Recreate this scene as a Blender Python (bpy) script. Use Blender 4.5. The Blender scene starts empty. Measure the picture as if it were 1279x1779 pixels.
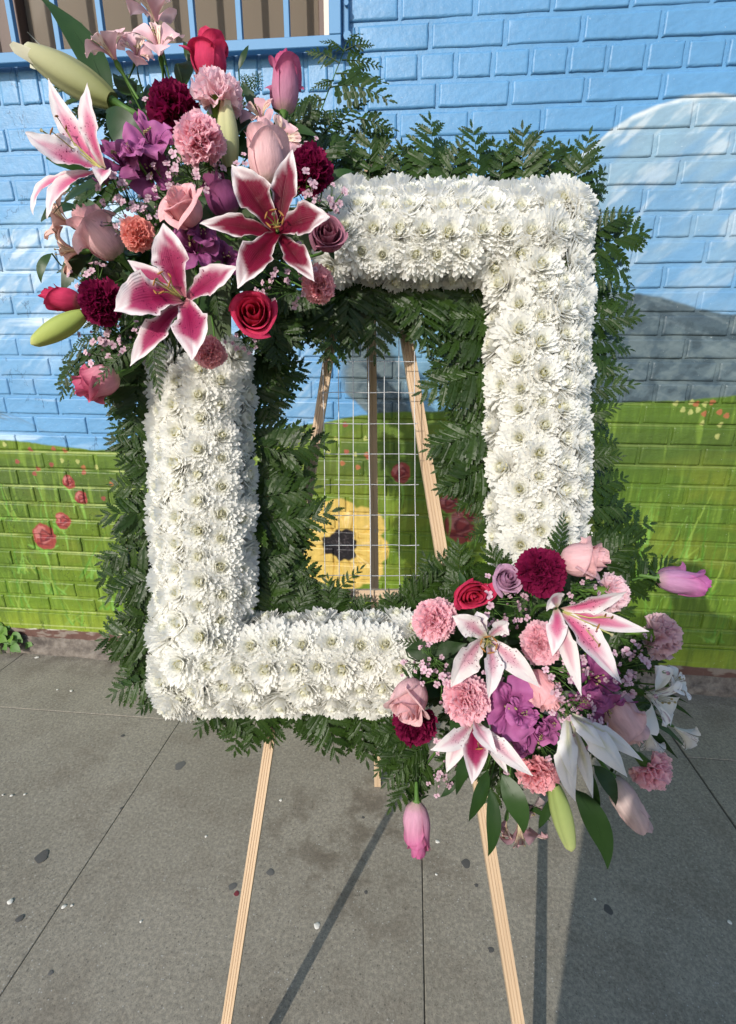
import bpy, math, random
import numpy as np
from mathutils import Vector, Matrix

random.seed(7)
rng = np.random.default_rng(11)
scene = bpy.context.scene
COL = scene.collection

# ------------------------------------------------------------------ camera
FX = 820.0                                   # focal length in pixels of the 1279 x 1779 photograph
CAM = Vector((0.0, 0.0, 1.2))
F = Vector((-0.085684, 0.949864, -0.300693))
R = Vector((0.995782, 0.091580, 0.005540))
U = Vector((-0.032799, 0.298950, 0.953705))
cam = bpy.data.cameras.new('camera')
cam_ob = bpy.data.objects.new('camera', cam)
COL.objects.link(cam_ob)
cam_ob.matrix_world = Matrix((( R.x, U.x, -F.x, CAM.x), (R.y, U.y, -F.y, CAM.y), (R.z, U.z, -F.z, CAM.z), (0, 0, 0, 1)))
cam.sensor_fit = 'VERTICAL'
cam.sensor_height = 36.0
cam.sensor_width = 36.0
cam.lens = FX / 1779.0 * 36.0
cam.clip_start = 0.02
cam.clip_end = 400.0
scene.camera = cam_ob

# ------------------------------------------------------------------ light
SUN_AZ, SUN_EL = math.radians(23.5), math.radians(28.0)
light_dir = Vector((math.sin(SUN_AZ) * math.cos(SUN_EL), math.cos(SUN_AZ) * math.cos(SUN_EL), -math.sin(SUN_EL)))
world = bpy.data.worlds.new('World')
scene.world = world
world.use_nodes = True
wn = world.node_tree.nodes
sky = wn.new('ShaderNodeTexSky')
sky.sky_type = 'NISHITA'
sky.sun_disc = False
sky.sun_elevation = SUN_EL
sky.sun_rotation = math.radians(180) + SUN_AZ
wn['Background'].inputs['Strength'].default_value = 0.15
world.node_tree.links.new(sky.outputs['Color'], wn['Background'].inputs['Color'])
sun = bpy.data.lights.new('sun', 'SUN')
sun.energy = 3.0
sun.angle = math.radians(0.6)
sun.color = (1.0, 0.94, 0.85)
sun_ob = bpy.data.objects.new('sun', sun)
sun_ob.rotation_euler = light_dir.to_track_quat('-Z', 'Y').to_euler()
sun_ob.location = (-2, -4, 4)
COL.objects.link(sun_ob)
scene.view_settings.view_transform = 'Standard'
scene.view_settings.look = 'None'
scene.view_settings.exposure = 0.50
scene.view_settings.gamma = 1.0
scene.view_settings.use_curve_mapping = False
scene.cycles.max_bounces = 8
scene.cycles.transparent_max_bounces = 12

# ------------------------------------------------------------------ helpers
WALL_Y = 1.64


def at(px, py, z):
    """the point seen at a pixel of the photograph, z metres along the viewing axis"""
    return CAM + z * (F + (px - 639.5) / FX * R - (py - 889.5) / FX * U)


def dirv(a, b, c):
    """a direction: a to the viewer's right, b up, c towards the viewer"""
    return (a * R + b * U - c * F).normalized()


def on_wall(px, py, y=WALL_Y):
    d = F + (px - 639.5) / FX * R - (py - 889.5) / FX * U
    p = d * (y / d.y)
    return p.x, p.z + 1.2


def on_ground(px, py, z=0.0):
    d = F + (px - 639.5) / FX * R - (py - 889.5) / FX * U
    t = (z - 1.2) / d.z
    return Vector((d.x * t, d.y * t, z))


def frame(pos, axis, spin=0.0, scale=1.0):
    """matrix with local z along axis, at pos"""
    zc = Vector(axis).normalized()
    ref = Vector((0, 0, 1)) if abs(zc.z) < 0.9 else Vector((0, 1, 0))
    xc = ref.cross(zc).normalized()
    yc = zc.cross(xc)
    m = Matrix((xc, yc, zc)).transposed().to_4x4()
    m = m @ Matrix.Rotation(spin, 4, 'Z') @ Matrix.Scale(scale, 4)
    m.translation = Vector(pos)
    return m


def mesh(name, verts, faces, cols=None, uvs=None, spots=None, smooth=True):
    me = bpy.data.meshes.new(name)
    me.from_pydata([tuple(map(float, v)) for v in verts], [], [tuple(map(int, f)) for f in faces])
    if cols is not None:
        a = me.color_attributes.new('Col', 'FLOAT_COLOR', 'POINT')
        c = np.ones((len(verts), 4), np.float32)
        c[:, :3] = np.asarray(cols, np.float32)
        a.data.foreach_set('color', c.ravel())
    if spots is not None:
        a = me.attributes.new('spot', 'FLOAT', 'POINT')
        a.data.foreach_set('value', np.asarray(spots, np.float32))
    if uvs is not None:
        uv = me.uv_layers.new(name='UVMap')
        li = np.zeros(len(me.loops), np.int32)
        me.loops.foreach_get('vertex_index', li)
        uv.data.foreach_set('uv', np.asarray(uvs, np.float32)[li].ravel())
    if smooth:
        me.polygons.foreach_set('use_smooth', [True] * len(me.polygons))
    me.update()
    return me


class MB:
    """collects pieces of one mesh"""

    def __init__(self):
        self.v, self.f, self.c = [], [], []

    def add(self, verts, faces, col=(1, 1, 1)):
        n = len(self.v)
        self.v += [tuple(v) for v in verts]
        self.f += [tuple(i + n for i in f) for f in faces]
        col = np.asarray(col, float)
        self.c += [tuple(col)] * len(verts) if col.ndim == 1 else [tuple(c) for c in col]

    def grid(self, P, col=(1, 1, 1)):
        nu, nv = P.shape[:2]
        fs = [(i * nv + j, (i + 1) * nv + j, (i + 1) * nv + j + 1, i * nv + j + 1) for i in range(nu - 1) for j in range(nv - 1)]
        col = np.asarray(col, float)
        self.add(P.reshape(-1, 3), fs, col if col.ndim == 1 else col.reshape(-1, 3))

    def tube(self, pts, rad, col=(1, 1, 1), n=6, cap=True):
        pts = [Vector(p) for p in pts]
        rad = [rad] * len(pts) if isinstance(rad, (int, float)) else rad
        vs, fs = [], []
        for i, p in enumerate(pts):
            t = (pts[min(i + 1, len(pts) - 1)] - pts[max(i - 1, 0)]).normalized()
            ref = Vector((0, 0, 1)) if abs(t.z) < 0.85 else Vector((1, 0, 0))
            a = t.cross(ref).normalized()
            b = t.cross(a)
            for k in range(n):
                w = 2 * math.pi * k / n
                vs.append(p + rad[i] * (math.cos(w) * a + math.sin(w) * b))
        for i in range(len(pts) - 1):
            for k in range(n):
                fs.append((i * n + k, i * n + (k + 1) % n, (i + 1) * n + (k + 1) % n, (i + 1) * n + k))
        if cap:
            fs.append(tuple(range(n)))
            fs.append(tuple((len(pts) - 1) * n + k for k in reversed(range(n))))
        self.add(vs, fs, col)

    def box(self, lo, hi, bev=0.0, col=(1, 1, 1)):
        x0, y0, z0 = lo
        x1, y1, z1 = hi
        if bev <= 0:
            vs = [(x, y, z) for x in (x0, x1) for y in (y0, y1) for z in (z0, z1)]
            self.add(vs, [(0, 1, 3, 2), (4, 6, 7, 5), (0, 4, 5, 1), (2, 3, 7, 6), (0, 2, 6, 4), (1, 5, 7, 3)], col)
            return
        import bmesh
        bm = bmesh.new()
        bmesh.ops.create_cube(bm, size=1.0)
        for v in bm.verts:
            v.co = Vector(((x0 + x1) / 2 + v.co.x * (x1 - x0), (y0 + y1) / 2 + v.co.y * (y1 - y0), (z0 + z1) / 2 + v.co.z * (z1 - z0)))
        bmesh.ops.bevel(bm, geom=list(bm.edges), offset=bev, segments=1, affect='EDGES')
        bm.verts.index_update()
        self.add([v.co[:] for v in bm.verts], [[v.index for v in f.verts] for f in bm.faces], col)
        bm.free()

    def build(self, name, smooth=True):
        return mesh(name, self.v, self.f, self.c, smooth=smooth)


def thing(name, label, cat, M=None, group=None, data=None, mat=None):
    o = bpy.data.objects.new(name, data)
    COL.objects.link(o)
    if M is not None:
        o.matrix_world = M
    o['label'] = label
    o['category'] = cat
    if group:
        o['group'] = group
    if mat is not None:
        setmat(o, mat)
    return o


def setmat(o, mat):
    if not o.data.materials:
        o.data.materials.append(mat)
    elif o.data.materials[0] is not mat:
        o.material_slots[0].link = 'OBJECT'
        o.material_slots[0].material = mat


def part(name, me, parent, mat=None, M=None, label=None, kind=None):
    o = bpy.data.objects.new(name, me)
    COL.objects.link(o)
    o.parent = parent
    if M is not None:
        o.matrix_local = M
    if mat is not None:
        setmat(o, mat)
    if label:
        o['label'] = label
    if kind:
        o['kind'] = kind
    return o


def struct(name, me, mat, M=None):
    o = bpy.data.objects.new(name, me)
    COL.objects.link(o)
    if M is not None:
        o.matrix_world = M
    setmat(o, mat)
    o['kind'] = 'structure'
    return o


# ------------------------------------------------------------------ materials
class NT:
    def __init__(self, name):
        self.m = bpy.data.materials.new(name)
        self.m.use_nodes = True
        self.t = self.m.node_tree
        self.n = self.t.nodes
        self.p = self.n['Principled BSDF']
        self.out = self.n['Material Output']

    def new(self, kind, **kw):
        nd = self.n.new(kind)
        for k, v in kw.items():
            setattr(nd, k, v)
        return nd

    def link(self, a, b):
        self.t.links.new(a, b)

    def set(self, nd, key, val):
        s = nd.inputs[key]
        if isinstance(val, bpy.types.NodeSocket):
            self.link(val, s)
        else:
            s.default_value = val

    def mix(self, fac, a, b, blend='MIX'):
        nd = self.new('ShaderNodeMix', data_type='RGBA', blend_type=blend)
        self.set(nd, 0, fac)
        for i, v in ((6, a), (7, b)):
            if isinstance(v, tuple) and len(v) == 3:
                v = (*v, 1)
            self.set(nd, i, v)
        return nd.outputs[2]

    def math(self, op, a, b=0.0, clamp=False):
        nd = self.new('ShaderNodeMath', operation=op, use_clamp=clamp)
        self.set(nd, 0, a)
        self.set(nd, 1, b)
        return nd.outputs[0]

    def noise(self, vec, scale, detail=4.0, rough=0.55):
        nd = self.new('ShaderNodeTexNoise')
        if vec is not None:
            self.link(vec, nd.inputs['Vector'])
        nd.inputs['Scale'].default_value = scale
        nd.inputs['Detail'].default_value = detail
        nd.inputs['Roughness'].default_value = rough
        return nd.outputs['Fac']

    def voronoi(self, vec, scale, feature='F1'):
        nd = self.new('ShaderNodeTexVoronoi', feature=feature)
        if vec is not None:
            self.link(vec, nd.inputs['Vector'])
        nd.inputs['Scale'].default_value = scale
        return nd

    def ramp(self, fac, stops):
        nd = self.new('ShaderNodeValToRGB')
        self.link(fac, nd.inputs[0])
        e = nd.color_ramp.elements
        while len(e) < len(stops):
            e.new(0.5)
        for el, (p, c) in zip(e, stops):
            el.position = p
            el.color = (*c, 1) if len(c) == 3 else c
        return nd.outputs[0]

    def pos(self):
        return self.new('ShaderNodeNewGeometry').outputs['Position']

    def obco(self):
        return self.new('ShaderNodeTexCoord').outputs['Object']

    def scaled(self, vec, s):
        nd = self.new('ShaderNodeMapping')
        self.link(vec, nd.inputs['Vector'])
        nd.inputs['Scale'].default_value = s
        return nd.outputs[0]

    def bump(self, h, strength=0.3, dist=0.002, normal=None):
        nd = self.new('ShaderNodeBump')
        nd.inputs['Strength'].default_value = strength
        nd.inputs['Distance'].default_value = dist
        self.link(h, nd.inputs['Height'])
        if normal is not None:
            self.link(normal, nd.inputs['Normal'])
        return nd.outputs[0]

    def translucent(self, color, fac):
        tr = self.new('ShaderNodeBsdfTranslucent')
        self.link(color, tr.inputs['Color'])
        mx = self.new('ShaderNodeMixShader')
        mx.inputs[0].default_value = fac
        self.link(self.p.outputs[0], mx.inputs[1])
        self.link(tr.outputs[0], mx.inputs[2])
        self.link(mx.outputs[0], self.out.inputs['Surface'])


def mat_petal(name, rough=0.6, transl=0.22, sheen=0.0, spotted=False, veins=False):
    b = NT(name)
    col = b.new('ShaderNodeAttribute', attribute_name='Col').outputs['Color']
    n = b.noise(b.scaled(b.obco(), (1, 1, 1)), 160.0, 3.0)
    col = b.mix(b.math('MULTIPLY', n, 0.22), col, b.mix(1.0, col, (0.72, 0.70, 0.72), 'MULTIPLY'))
    if spotted:
        uv = b.new('ShaderNodeUVMap').outputs[0]
        v = b.voronoi(b.scaled(uv, (9.0, 21.0, 1.0)), 1.1)
        v.inputs['Randomness'].default_value = 0.85
        dot = b.math('LESS_THAN', v.outputs['Distance'], 0.27)
        spot = b.new('ShaderNodeAttribute', attribute_name='spot').outputs['Fac']
        dot = b.math('MULTIPLY', dot, spot, True)
        col = b.mix(dot, col, (0.17, 0.006, 0.05))
        w = b.new('ShaderNodeTexWave', bands_direction='X')
        b.link(b.scaled(uv, (5.0, 0.4, 1.0)), w.inputs['Vector'])
        w.inputs['Scale'].default_value = 1.3
        w.inputs['Distortion'].default_value = 1.2
        b.link(b.bump(b.math('ADD', w.outputs['Fac'], b.math('MULTIPLY', n, 1.5)), 0.28, 0.0014), b.p.inputs['Normal'])
    elif veins:
        nv = b.noise(b.scaled(b.obco(), (520, 520, 55)), 1.0, 4.0, 0.65)
        nw = b.noise(b.scaled(b.obco(), (90, 90, 60)), 1.0, 3.0)
        col = b.mix(b.ramp(nv, [(0.40, (0, 0, 0)), (0.70, (0.30, 0.30, 0.30))]), col, b.mix(1.0, col, (0.70, 0.55, 0.60), 'MULTIPLY'))
        b.link(b.bump(b.math('ADD', nv, b.math('MULTIPLY', nw, 2.5)), 0.40, 0.0016), b.p.inputs['Normal'])
    else:
        b.link(b.bump(n, 0.25, 0.0012), b.p.inputs['Normal'])
    b.link(col, b.p.inputs['Base Color'])
    b.p.inputs['Roughness'].default_value = rough
    b.p.inputs['Specular IOR Level'].default_value = 0.2
    if sheen:
        b.p.inputs['Sheen Weight'].default_value = sheen
    b.translucent(col, transl)
    return b.m


def mat_leaf(name, c0, c1, rough=0.42, transl=0.12):
    b = NT(name)
    info = b.new('ShaderNodeObjectInfo')
    n = b.noise(b.obco(), 40.0, 3.0)
    f = b.math('ADD', b.math('MULTIPLY', info.outputs['Random'], 0.7), b.math('MULTIPLY', n, 0.4), True)
    col = b.mix(f, c0, c1)
    b.link(col, b.p.inputs['Base Color'])
    b.p.inputs['Roughness'].default_value = rough
    b.p.inputs['Specular IOR Level'].default_value = 0.26
    b.link(b.bump(n, 0.2, 0.001), b.p.inputs['Normal'])
    b.translucent(b.mix(0.5, col, (0.10, 0.22, 0.02)), transl)
    return b.m


M_PETAL = mat_petal('flower_petal')
M_ROSE = mat_petal('rose_petal', 0.72, 0.30, veins=True)
M_MUM = mat_petal('white_petal', 0.6, 0.58)
M_CARN = mat_petal('carnation_petal', 0.7, 0.46)
M_LILY = mat_petal('lily_petal', 0.48, 0.28, spotted=True)
M_FERN = mat_leaf('fern_green', (0.0080, 0.0220, 0.003), (0.025, 0.054, 0.007), 0.40, 0.10)
M_LEAF = mat_leaf('leaf_green', (0.009, 0.026, 0.006), (0.024, 0.060, 0.013), 0.42, 0.08)
M_BRIGHT = mat_leaf('fresh_green', (0.08, 0.17, 0.02), (0.14, 0.26, 0.04), 0.5, 0.2)
M_STEM = mat_leaf('stem_green', (0.05, 0.12, 0.02), (0.09, 0.18, 0.04), 0.5, 0.05)


def mat_plain(name, c, rough=0.6, metal=0.0, vary=0.2, scale=60.0, bump=0.15):
    b = NT(name)
    n = b.noise(b.obco(), scale, 4.0)
    b.link(b.mix(b.math('MULTIPLY', n, vary), c, tuple(x * 0.5 for x in c)), b.p.inputs['Base Color'])
    b.p.inputs['Roughness'].default_value = rough
    b.p.inputs['Metallic'].default_value = metal
    b.link(b.bump(n, bump, 0.001), b.p.inputs['Normal'])
    return b.m


def mat_wood(name, c0, c1):
    b = NT(name)
    v = b.scaled(b.obco(), (260.0, 260.0, 5.0))
    n = b.noise(v, 1.0, 5.0, 0.6)
    n2 = b.noise(b.scaled(b.obco(), (60.0, 60.0, 1.6)), 1.0, 3.0)
    f = b.math('ADD', b.math('MULTIPLY', n, 0.65), b.math('MULTIPLY', n2, 0.45), True)
    b.link(b.ramp(f, [(0.30, c0), (0.62, c1)]), b.p.inputs['Base Color'])
    b.p.inputs['Roughness'].default_value = 0.65
    b.link(b.bump(n, 0.25, 0.001), b.p.inputs['Normal'])
    return b.m


M_WOOD = mat_wood('pine_wood', (0.37, 0.255, 0.155), (0.52, 0.385, 0.255))
M_WIRE = mat_plain('galvanised_wire', (0.42, 0.43, 0.44), 0.45, 0.4, 0.2)
M_FOAM = mat_plain('foam_green', (0.05, 0.075, 0.03), 0.9)

# concrete
b = NT('sidewalk_concrete')
P = b.pos()
info = b.new('ShaderNodeObjectInfo')
big = b.noise(P, 2.2, 5.0, 0.6)
mid = b.noise(P, 6.5, 6.0, 0.65)
fine = b.noise(P, 330.0, 4.0, 0.75)
grit = b.noise(P, 120.0, 3.0, 0.7)
vor = b.voronoi(P, 210.0)
base = b.mix(b.math('MULTIPLY', info.outputs['Random'], 0.35), (0.206, 0.188, 0.152), (0.232, 0.212, 0.171))
base = b.mix(b.ramp(big, [(0.40, (0, 0, 0)), (0.66, (1, 1, 1))]), base, (0.172, 0.156, 0.124))
base = b.mix(b.math('MULTIPLY', b.ramp(mid, [(0.48, (0, 0, 0)), (0.66, (1, 1, 1))]), 0.5), base, (0.125, 0.105, 0.080))
base = b.mix(b.ramp(grit, [(0.40, (0, 0, 0)), (0.68, (1, 1, 1))]), base, b.mix(1.0, base, (1.58, 1.56, 1.53), 'MULTIPLY'))
base = b.mix(b.ramp(fine, [(0.33, (1, 1, 1)), (0.47, (0, 0, 0))]), base, b.mix(1.0, base, (0.56, 0.55, 0.53), 'MULTIPLY'))
sep = b.new('ShaderNodeSeparateColor')
b.link(vor.outputs['Color'], sep.inputs[0])
pit = b.math('MULTIPLY', b.math('LESS_THAN', vor.outputs['Distance'], b.math('MULTIPLY', sep.outputs[2], 0.42)), b.math('GREATER_THAN', sep.outputs[0], 0.80))
base = b.mix(b.math('MULTIPLY', pit, 0.6), base, (0.075, 0.068, 0.058))
wht = b.math('MULTIPLY', b.math('LESS_THAN', vor.outputs['Distance'], 0.28), b.math('LESS_THAN', sep.outputs[1], 0.05))
base = b.mix(wht, base, (0.36, 0.35, 0.32))
# brown smudges where something was spilled, and grime along the wall
dist = b.new('ShaderNodeVectorMath', operation='DISTANCE')
b.link(P, dist.inputs[0])
dist.inputs[1].default_value = (-0.12, 0.93, 0.0)
blot = b.noise(P, 13.0, 5.0, 0.65)
spill = b.math('MULTIPLY', b.ramp(dist.outputs['Value'], [(0.08, (1, 1, 1)), (0.30, (0, 0, 0))]), b.ramp(blot, [(0.47, (0, 0, 0)), (0.60, (1, 1, 1))]))
base = b.mix(b.math('MULTIPLY', spill, 0.55), base, (0.085, 0.066, 0.046))
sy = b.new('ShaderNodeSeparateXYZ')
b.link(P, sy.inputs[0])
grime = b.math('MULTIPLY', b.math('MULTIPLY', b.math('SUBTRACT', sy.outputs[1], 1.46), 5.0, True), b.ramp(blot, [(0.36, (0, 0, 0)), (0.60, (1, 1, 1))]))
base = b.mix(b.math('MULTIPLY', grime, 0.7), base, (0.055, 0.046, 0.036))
b.link(base, b.p.inputs['Base Color'])
b.p.inputs['Roughness'].default_value = 0.9
b.link(b.bump(b.math('SUBTRACT', b.math('ADD', fine, b.math('MULTIPLY', mid, 0.4)), pit), 0.45, 0.0015), b.p.inputs['Normal'])
M_CONC = b.m
M_DIRT = mat_plain('joint_dirt', (0.085, 0.077, 0.062), 0.95)
M_GROUND = mat_plain('asphalt_ground', (0.055, 0.055, 0.052), 0.95, 0, 0.5, 30.0)

# ------------------------------------------------------------------ mural image (flat print on the wall), painted here with numpy
IX0, IX1, IZ0, IZ1, DPM = -2.6, 2.1, 0.0, 2.45, 440
IW, IH = int((IX1 - IX0) * DPM), int((IZ1 - IZ0) * DPM)
XX, ZZ = np.meshgrid(IX0 + (np.arange(IW) + 0.5) / DPM, IZ0 + (np.arange(IH) + 0.5) / DPM)
XX = XX.astype(np.float32)
ZZ = ZZ.astype(np.float32)


def vnoise(sx, sz, seed, octaves=4, tilt=0.0):
    """value noise over the wall, sx and sz cells per metre"""
    out = np.zeros_like(XX)
    amp, tot = 1.0, 0.0
    g = np.random.default_rng(seed)
    ca, sa = math.cos(math.radians(tilt)), math.sin(math.radians(tilt))
    AA, BB = XX * ca + ZZ * sa, ZZ * ca - XX * sa
    for o in range(octaves):
        T = g.random((64, 64)).astype(np.float32)
        x = AA * sx * 2 ** o + 100
        z = BB * sz * 2 ** o + 100
        xi, zi = np.floor(x).astype(int), np.floor(z).astype(int)
        fx, fz = x - xi, z - zi
        fx, fz = fx * fx * (3 - 2 * fx), fz * fz * (3 - 2 * fz)
        a = T[zi % 64, xi % 64] * (1 - fx) + T[zi % 64, (xi + 1) % 64] * fx
        c = T[(zi + 1) % 64, xi % 64] * (1 - fx) + T[(zi + 1) % 64, (xi + 1) % 64] * fx
        out += amp * (a * (1 - fz) + c * fz)
        tot += amp
        amp *= 0.55
    return out / tot


def sm(x, a, c):
    t = np.clip((x - a) / (c - a), 0, 1)
    return t * t * (3 - 2 * t)


def lay(img, mask, col):
    m = np.clip(mask, 0, 1)[..., None]
    return img * (1 - m) + np.asarray(col, np.float32) * m


def curve(pts):
    """height of a painted outline over x, from photograph pixels"""
    q = sorted(on_wall(*p) for p in pts)
    return np.interp(XX, [a for a, _ in q], [c for _, c in q]).astype(np.float32)


img = np.empty((IH, IW, 3), np.float32)
img[:] = (0.083, 0.230, 0.425)
img = lay(img, vnoise(3, 5, 1) * 0.35, (0.125, 0.292, 0.490))
img = lay(img, sm(-XX, 0.2, 1.4) * 0.35, (0.135, 0.312, 0.520))
wob = (vnoise(9, 9, 2) - 0.5) * 0.05
# pale mountain on the right
dome = curve([(880, 420), (930, 345), (960, 310), (1000, 275), (1035, 250), (1060, 226), (1100, 200), (1140, 183), (1190, 167), (1240, 161), (1279, 166), (1400, 200), (1500, 270), (1650, 420)])
inside = sm(dome - ZZ, -0.004, 0.006) * sm(XX, 0.15, 0.3)
depth = dome - ZZ
st = vnoise(4, 16, 3, 5, tilt=38)
st2 = vnoise(12, 40, 4, 4, tilt=44)
fade = np.clip(1.0 - depth / 0.62, 0, 1)
img = lay(img, inside * (0.30 + 0.70 * fade) * (0.45 + 0.55 * sm(st, 0.30, 0.60)) * 0.85, (0.215, 0.315, 0.385))
img = lay(img, inside * fade * sm(st2, 0.50, 0.74) * 0.65, (0.48, 0.54, 0.57))
img = lay(img, inside * sm(st, 0.56, 0.78) * 0.5 * (0.2 + fade), (0.20, 0.33, 0.43))
img = lay(img, inside * sm(0.016 + wob * 0.5 - depth, 0.0, 0.014) * 0.9 * sm(vnoise(9, 9, 31), 0.2, 0.5), (0.56, 0.60, 0.62))
# pale mountain on the left
dl = curve([(-900, 560), (-500, 420), (-200, 380), (0, 388), (40, 362), (90, 338), (150, 330), (200, 345), (300, 400), (420, 480), (520, 560)])
il = sm(dl - ZZ, -0.01, 0.02) * sm(-XX, 0.25, 0.5)
fl = np.clip(1.0 - (dl - ZZ) / 0.55, 0, 1)
sl = vnoise(5, 18, 5, 5, tilt=36)
img = lay(img, il * fl * sm(sl, 0.36, 0.60) * 0.8, (0.38, 0.50, 0.60))
img = lay(img, il * fl * sm(vnoise(10, 40, 6, 4, tilt=40), 0.52, 0.70) * 0.9, (0.48, 0.56, 0.62))
img = lay(img, il * fl * sm(-sl, -0.46, -0.34) * 0.45, (0.22, 0.36, 0.46))
# slate range
slate = curve([(500, 560), (520, 585), (560, 570), (600, 545), (640, 520), (700, 480), (780, 470), (860, 480), (940, 490), (1040, 503), (1085, 507), (1110, 508), (1150, 515), (1210, 535), (1260, 545), (1279, 546), (1400, 555), (1800, 600)])
low = curve([(500, 560), (520, 600), (560, 645), (600, 685), (640, 720), (660, 740), (1800, 900)])
isl = sm(slate + wob * 0.3 - ZZ, -0.004, 0.006) * sm(ZZ - low + wob * 0.5, -0.006, 0.01) * sm(XX, -0.26, -0.20)
s3 = vnoise(4, 22, 7, 5, tilt=-14)
img = lay(img, isl * 0.97, (0.052, 0.078, 0.092))
img = lay(img, isl * sm(s3, 0.48, 0.70) * 0.7, (0.090, 0.128, 0.145))
img = lay(img, isl * sm(vnoise(8, 60, 8, 4, tilt=-20), 0.58, 0.76) * 0.25, (0.20, 0.25, 0.27))
MOT = vnoise(26, 34, 50, 4, tilt=30)
img = lay(img, isl * sm(MOT, 0.50, 0.66) * 0.55, (0.125, 0.165, 0.172))
img = lay(img, isl * sm(-MOT, -0.46, -0.34) * 0.6, (0.030, 0.048, 0.060))
img = lay(img, isl * sm(0.42 - s3, 0.0, 0.12) * 0.6, (0.048, 0.075, 0.098))
cen = isl * sm(-XX, -0.35, -0.05)
img = lay(img, cen * sm(vnoise(3, 10, 9, 3, tilt=-42), 0.45, 0.7) * 0.75, (0.17, 0.36, 0.52))
# dark streaks at far left
d2 = curve([(-600, 690), (0, 712), (40, 728), (80, 748), (110, 760), (200, 800)])
i2 = sm(d2 - ZZ, -0.002, 0.006) * sm(ZZ - d2 + 0.07, 0.0, 0.03) * sm(-XX, 1.26, 1.40)
img = lay(img, i2 * sm(vnoise(3, 50, 10, 3, tilt=-20), 0.40, 0.62) * 0.85, (0.10, 0.14, 0.17))
img = lay(img, sm(0.030 - np.abs(ZZ - curve([(0, 760), (200, 775), (-600, 740)])), 0.0, 0.03) * sm(-XX, 1.1, 1.3) * 0.5 * sm(vnoise(6, 30, 12), .4, .6), (0.6, 0.72, 0.8))
for (px, py, w, h) in ((50, 697, 0.13, 0.010), (90, 560, 0.2, 0.02), (60, 470, 0.16, 0.015)):
    cx, cz = on_wall(px, py)
    img = lay(img, np.clip(1 - ((XX - cx) / w) ** 2 - ((ZZ - cz) / h) ** 2, 0, 1) * 0.7 * sm(vnoise(5, 60, 13), .35, .6), (0.72, 0.80, 0.85))
# green field
hill = curve([(-900, 745), (0, 765), (60, 769), (100, 774), (160, 781), (220, 780), (330, 765), (440, 750), (505, 744), (560, 735), (600, 726), (660, 718), (760, 714), (900, 708), (1000, 703), (1085, 700), (1160, 697), (1220, 694), (1279, 687), (1500, 670), (2100, 640)])
ig = sm(hill - ZZ + (vnoise(14, 14, 14) - .5) * 0.012, -0.003, 0.004)
gd = hill - ZZ
img = lay(img, ig, (0.098, 0.158, 0.012))
img = lay(img, ig * sm(vnoise(2.2, 4, 15), 0.42, 0.62) * 0.85, (0.066, 0.125, 0.014))
img = lay(img, ig * sm(vnoise(3, 9, 16), 0.50, 0.68) * 0.7, (0.130, 0.165, 0.018))
img = lay(img, ig * sm(-np.abs(gd - 0.16), -0.13, 0.0) * 0.55, (0.050, 0.082, 0.018))
img = lay(img, ig * sm(0.47 - ZZ + wob, 0.0, 0.28) * 0.6, (0.130, 0.225, 0.018))
img = lay(img, ig * sm(0.24 - ZZ + wob, 0.0, 0.10) * 0.85, (0.205, 0.275, 0.028))
img = lay(img, ig * sm(vnoise(70, 7, 17, 3), 0.55, 0.75) * 0.55, (0.16, 0.25, 0.034))
img = lay(img, ig * sm(vnoise(60, 6, 18, 3), 0.58, 0.78) * 0.5, (0.055, 0.105, 0.015))


def stroke(img, x0, z0, x1, z1, w, col, op=0.8, bend=0.0):
    """one brush stroke, tapering to its tip"""
    xa, xb = min(x0, x1) - abs(bend) - w * 2, max(x0, x1) + abs(bend) + w * 2
    za, zb = min(z0, z1) - w * 2, max(z0, z1) + w * 2
    i0, i1 = max(0, int((xa - IX0) * DPM)), min(IW, int((xb - IX0) * DPM) + 1)
    j0, j1 = max(0, int((za - IZ0) * DPM)), min(IH, int((zb - IZ0) * DPM) + 1)
    if i1 <= i0 or j1 <= j0:
        return
    x, z = XX[j0:j1, i0:i1], ZZ[j0:j1, i0:i1]
    dx, dz = x1 - x0, z1 - z0
    L2 = dx * dx + dz * dz
    t = np.clip(((x - x0) * dx + (z - z0) * dz) / L2, 0, 1)
    cx, cz = x0 + t * dx + bend * 4 * t * (1 - t), z0 + t * dz
    d = np.hypot(x - cx, z - cz)
    m = np.clip(1.3 - d / (w * (1.05 - 0.85 * t)), 0, 1) * op
    img[j0:j1, i0:i1] = img[j0:j1, i0:i1] * (1 - m[..., None]) + np.asarray(col, np.float32) * m[..., None]


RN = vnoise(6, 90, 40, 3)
for k in range(3, 19):  # pale bed-joint lines: ledge highlights and paint build-up, put into the colour
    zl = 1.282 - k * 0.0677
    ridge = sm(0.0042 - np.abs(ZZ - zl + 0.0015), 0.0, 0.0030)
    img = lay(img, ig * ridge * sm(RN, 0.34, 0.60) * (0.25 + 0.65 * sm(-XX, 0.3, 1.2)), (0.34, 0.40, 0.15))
gs = random.Random(3)
for k in range(900):
    x_ = gs.uniform(-1.8, 1.4)
    z_ = gs.uniform(0.13, 0.80)
    L_ = gs.uniform(0.025, 0.075)
    stroke(img, x_, z_, x_ + gs.gauss(0, 0.014), z_ + L_, gs.uniform(0.0012, 0.003), gs.choice([(0.15, 0.24, 0.03), (0.06, 0.12, 0.015), (0.19, 0.25, 0.035), (0.10, 0.20, 0.02)]), gs.uniform(.3, .7), gs.uniform(-.006, .006))
hx = hill[0]
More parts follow.
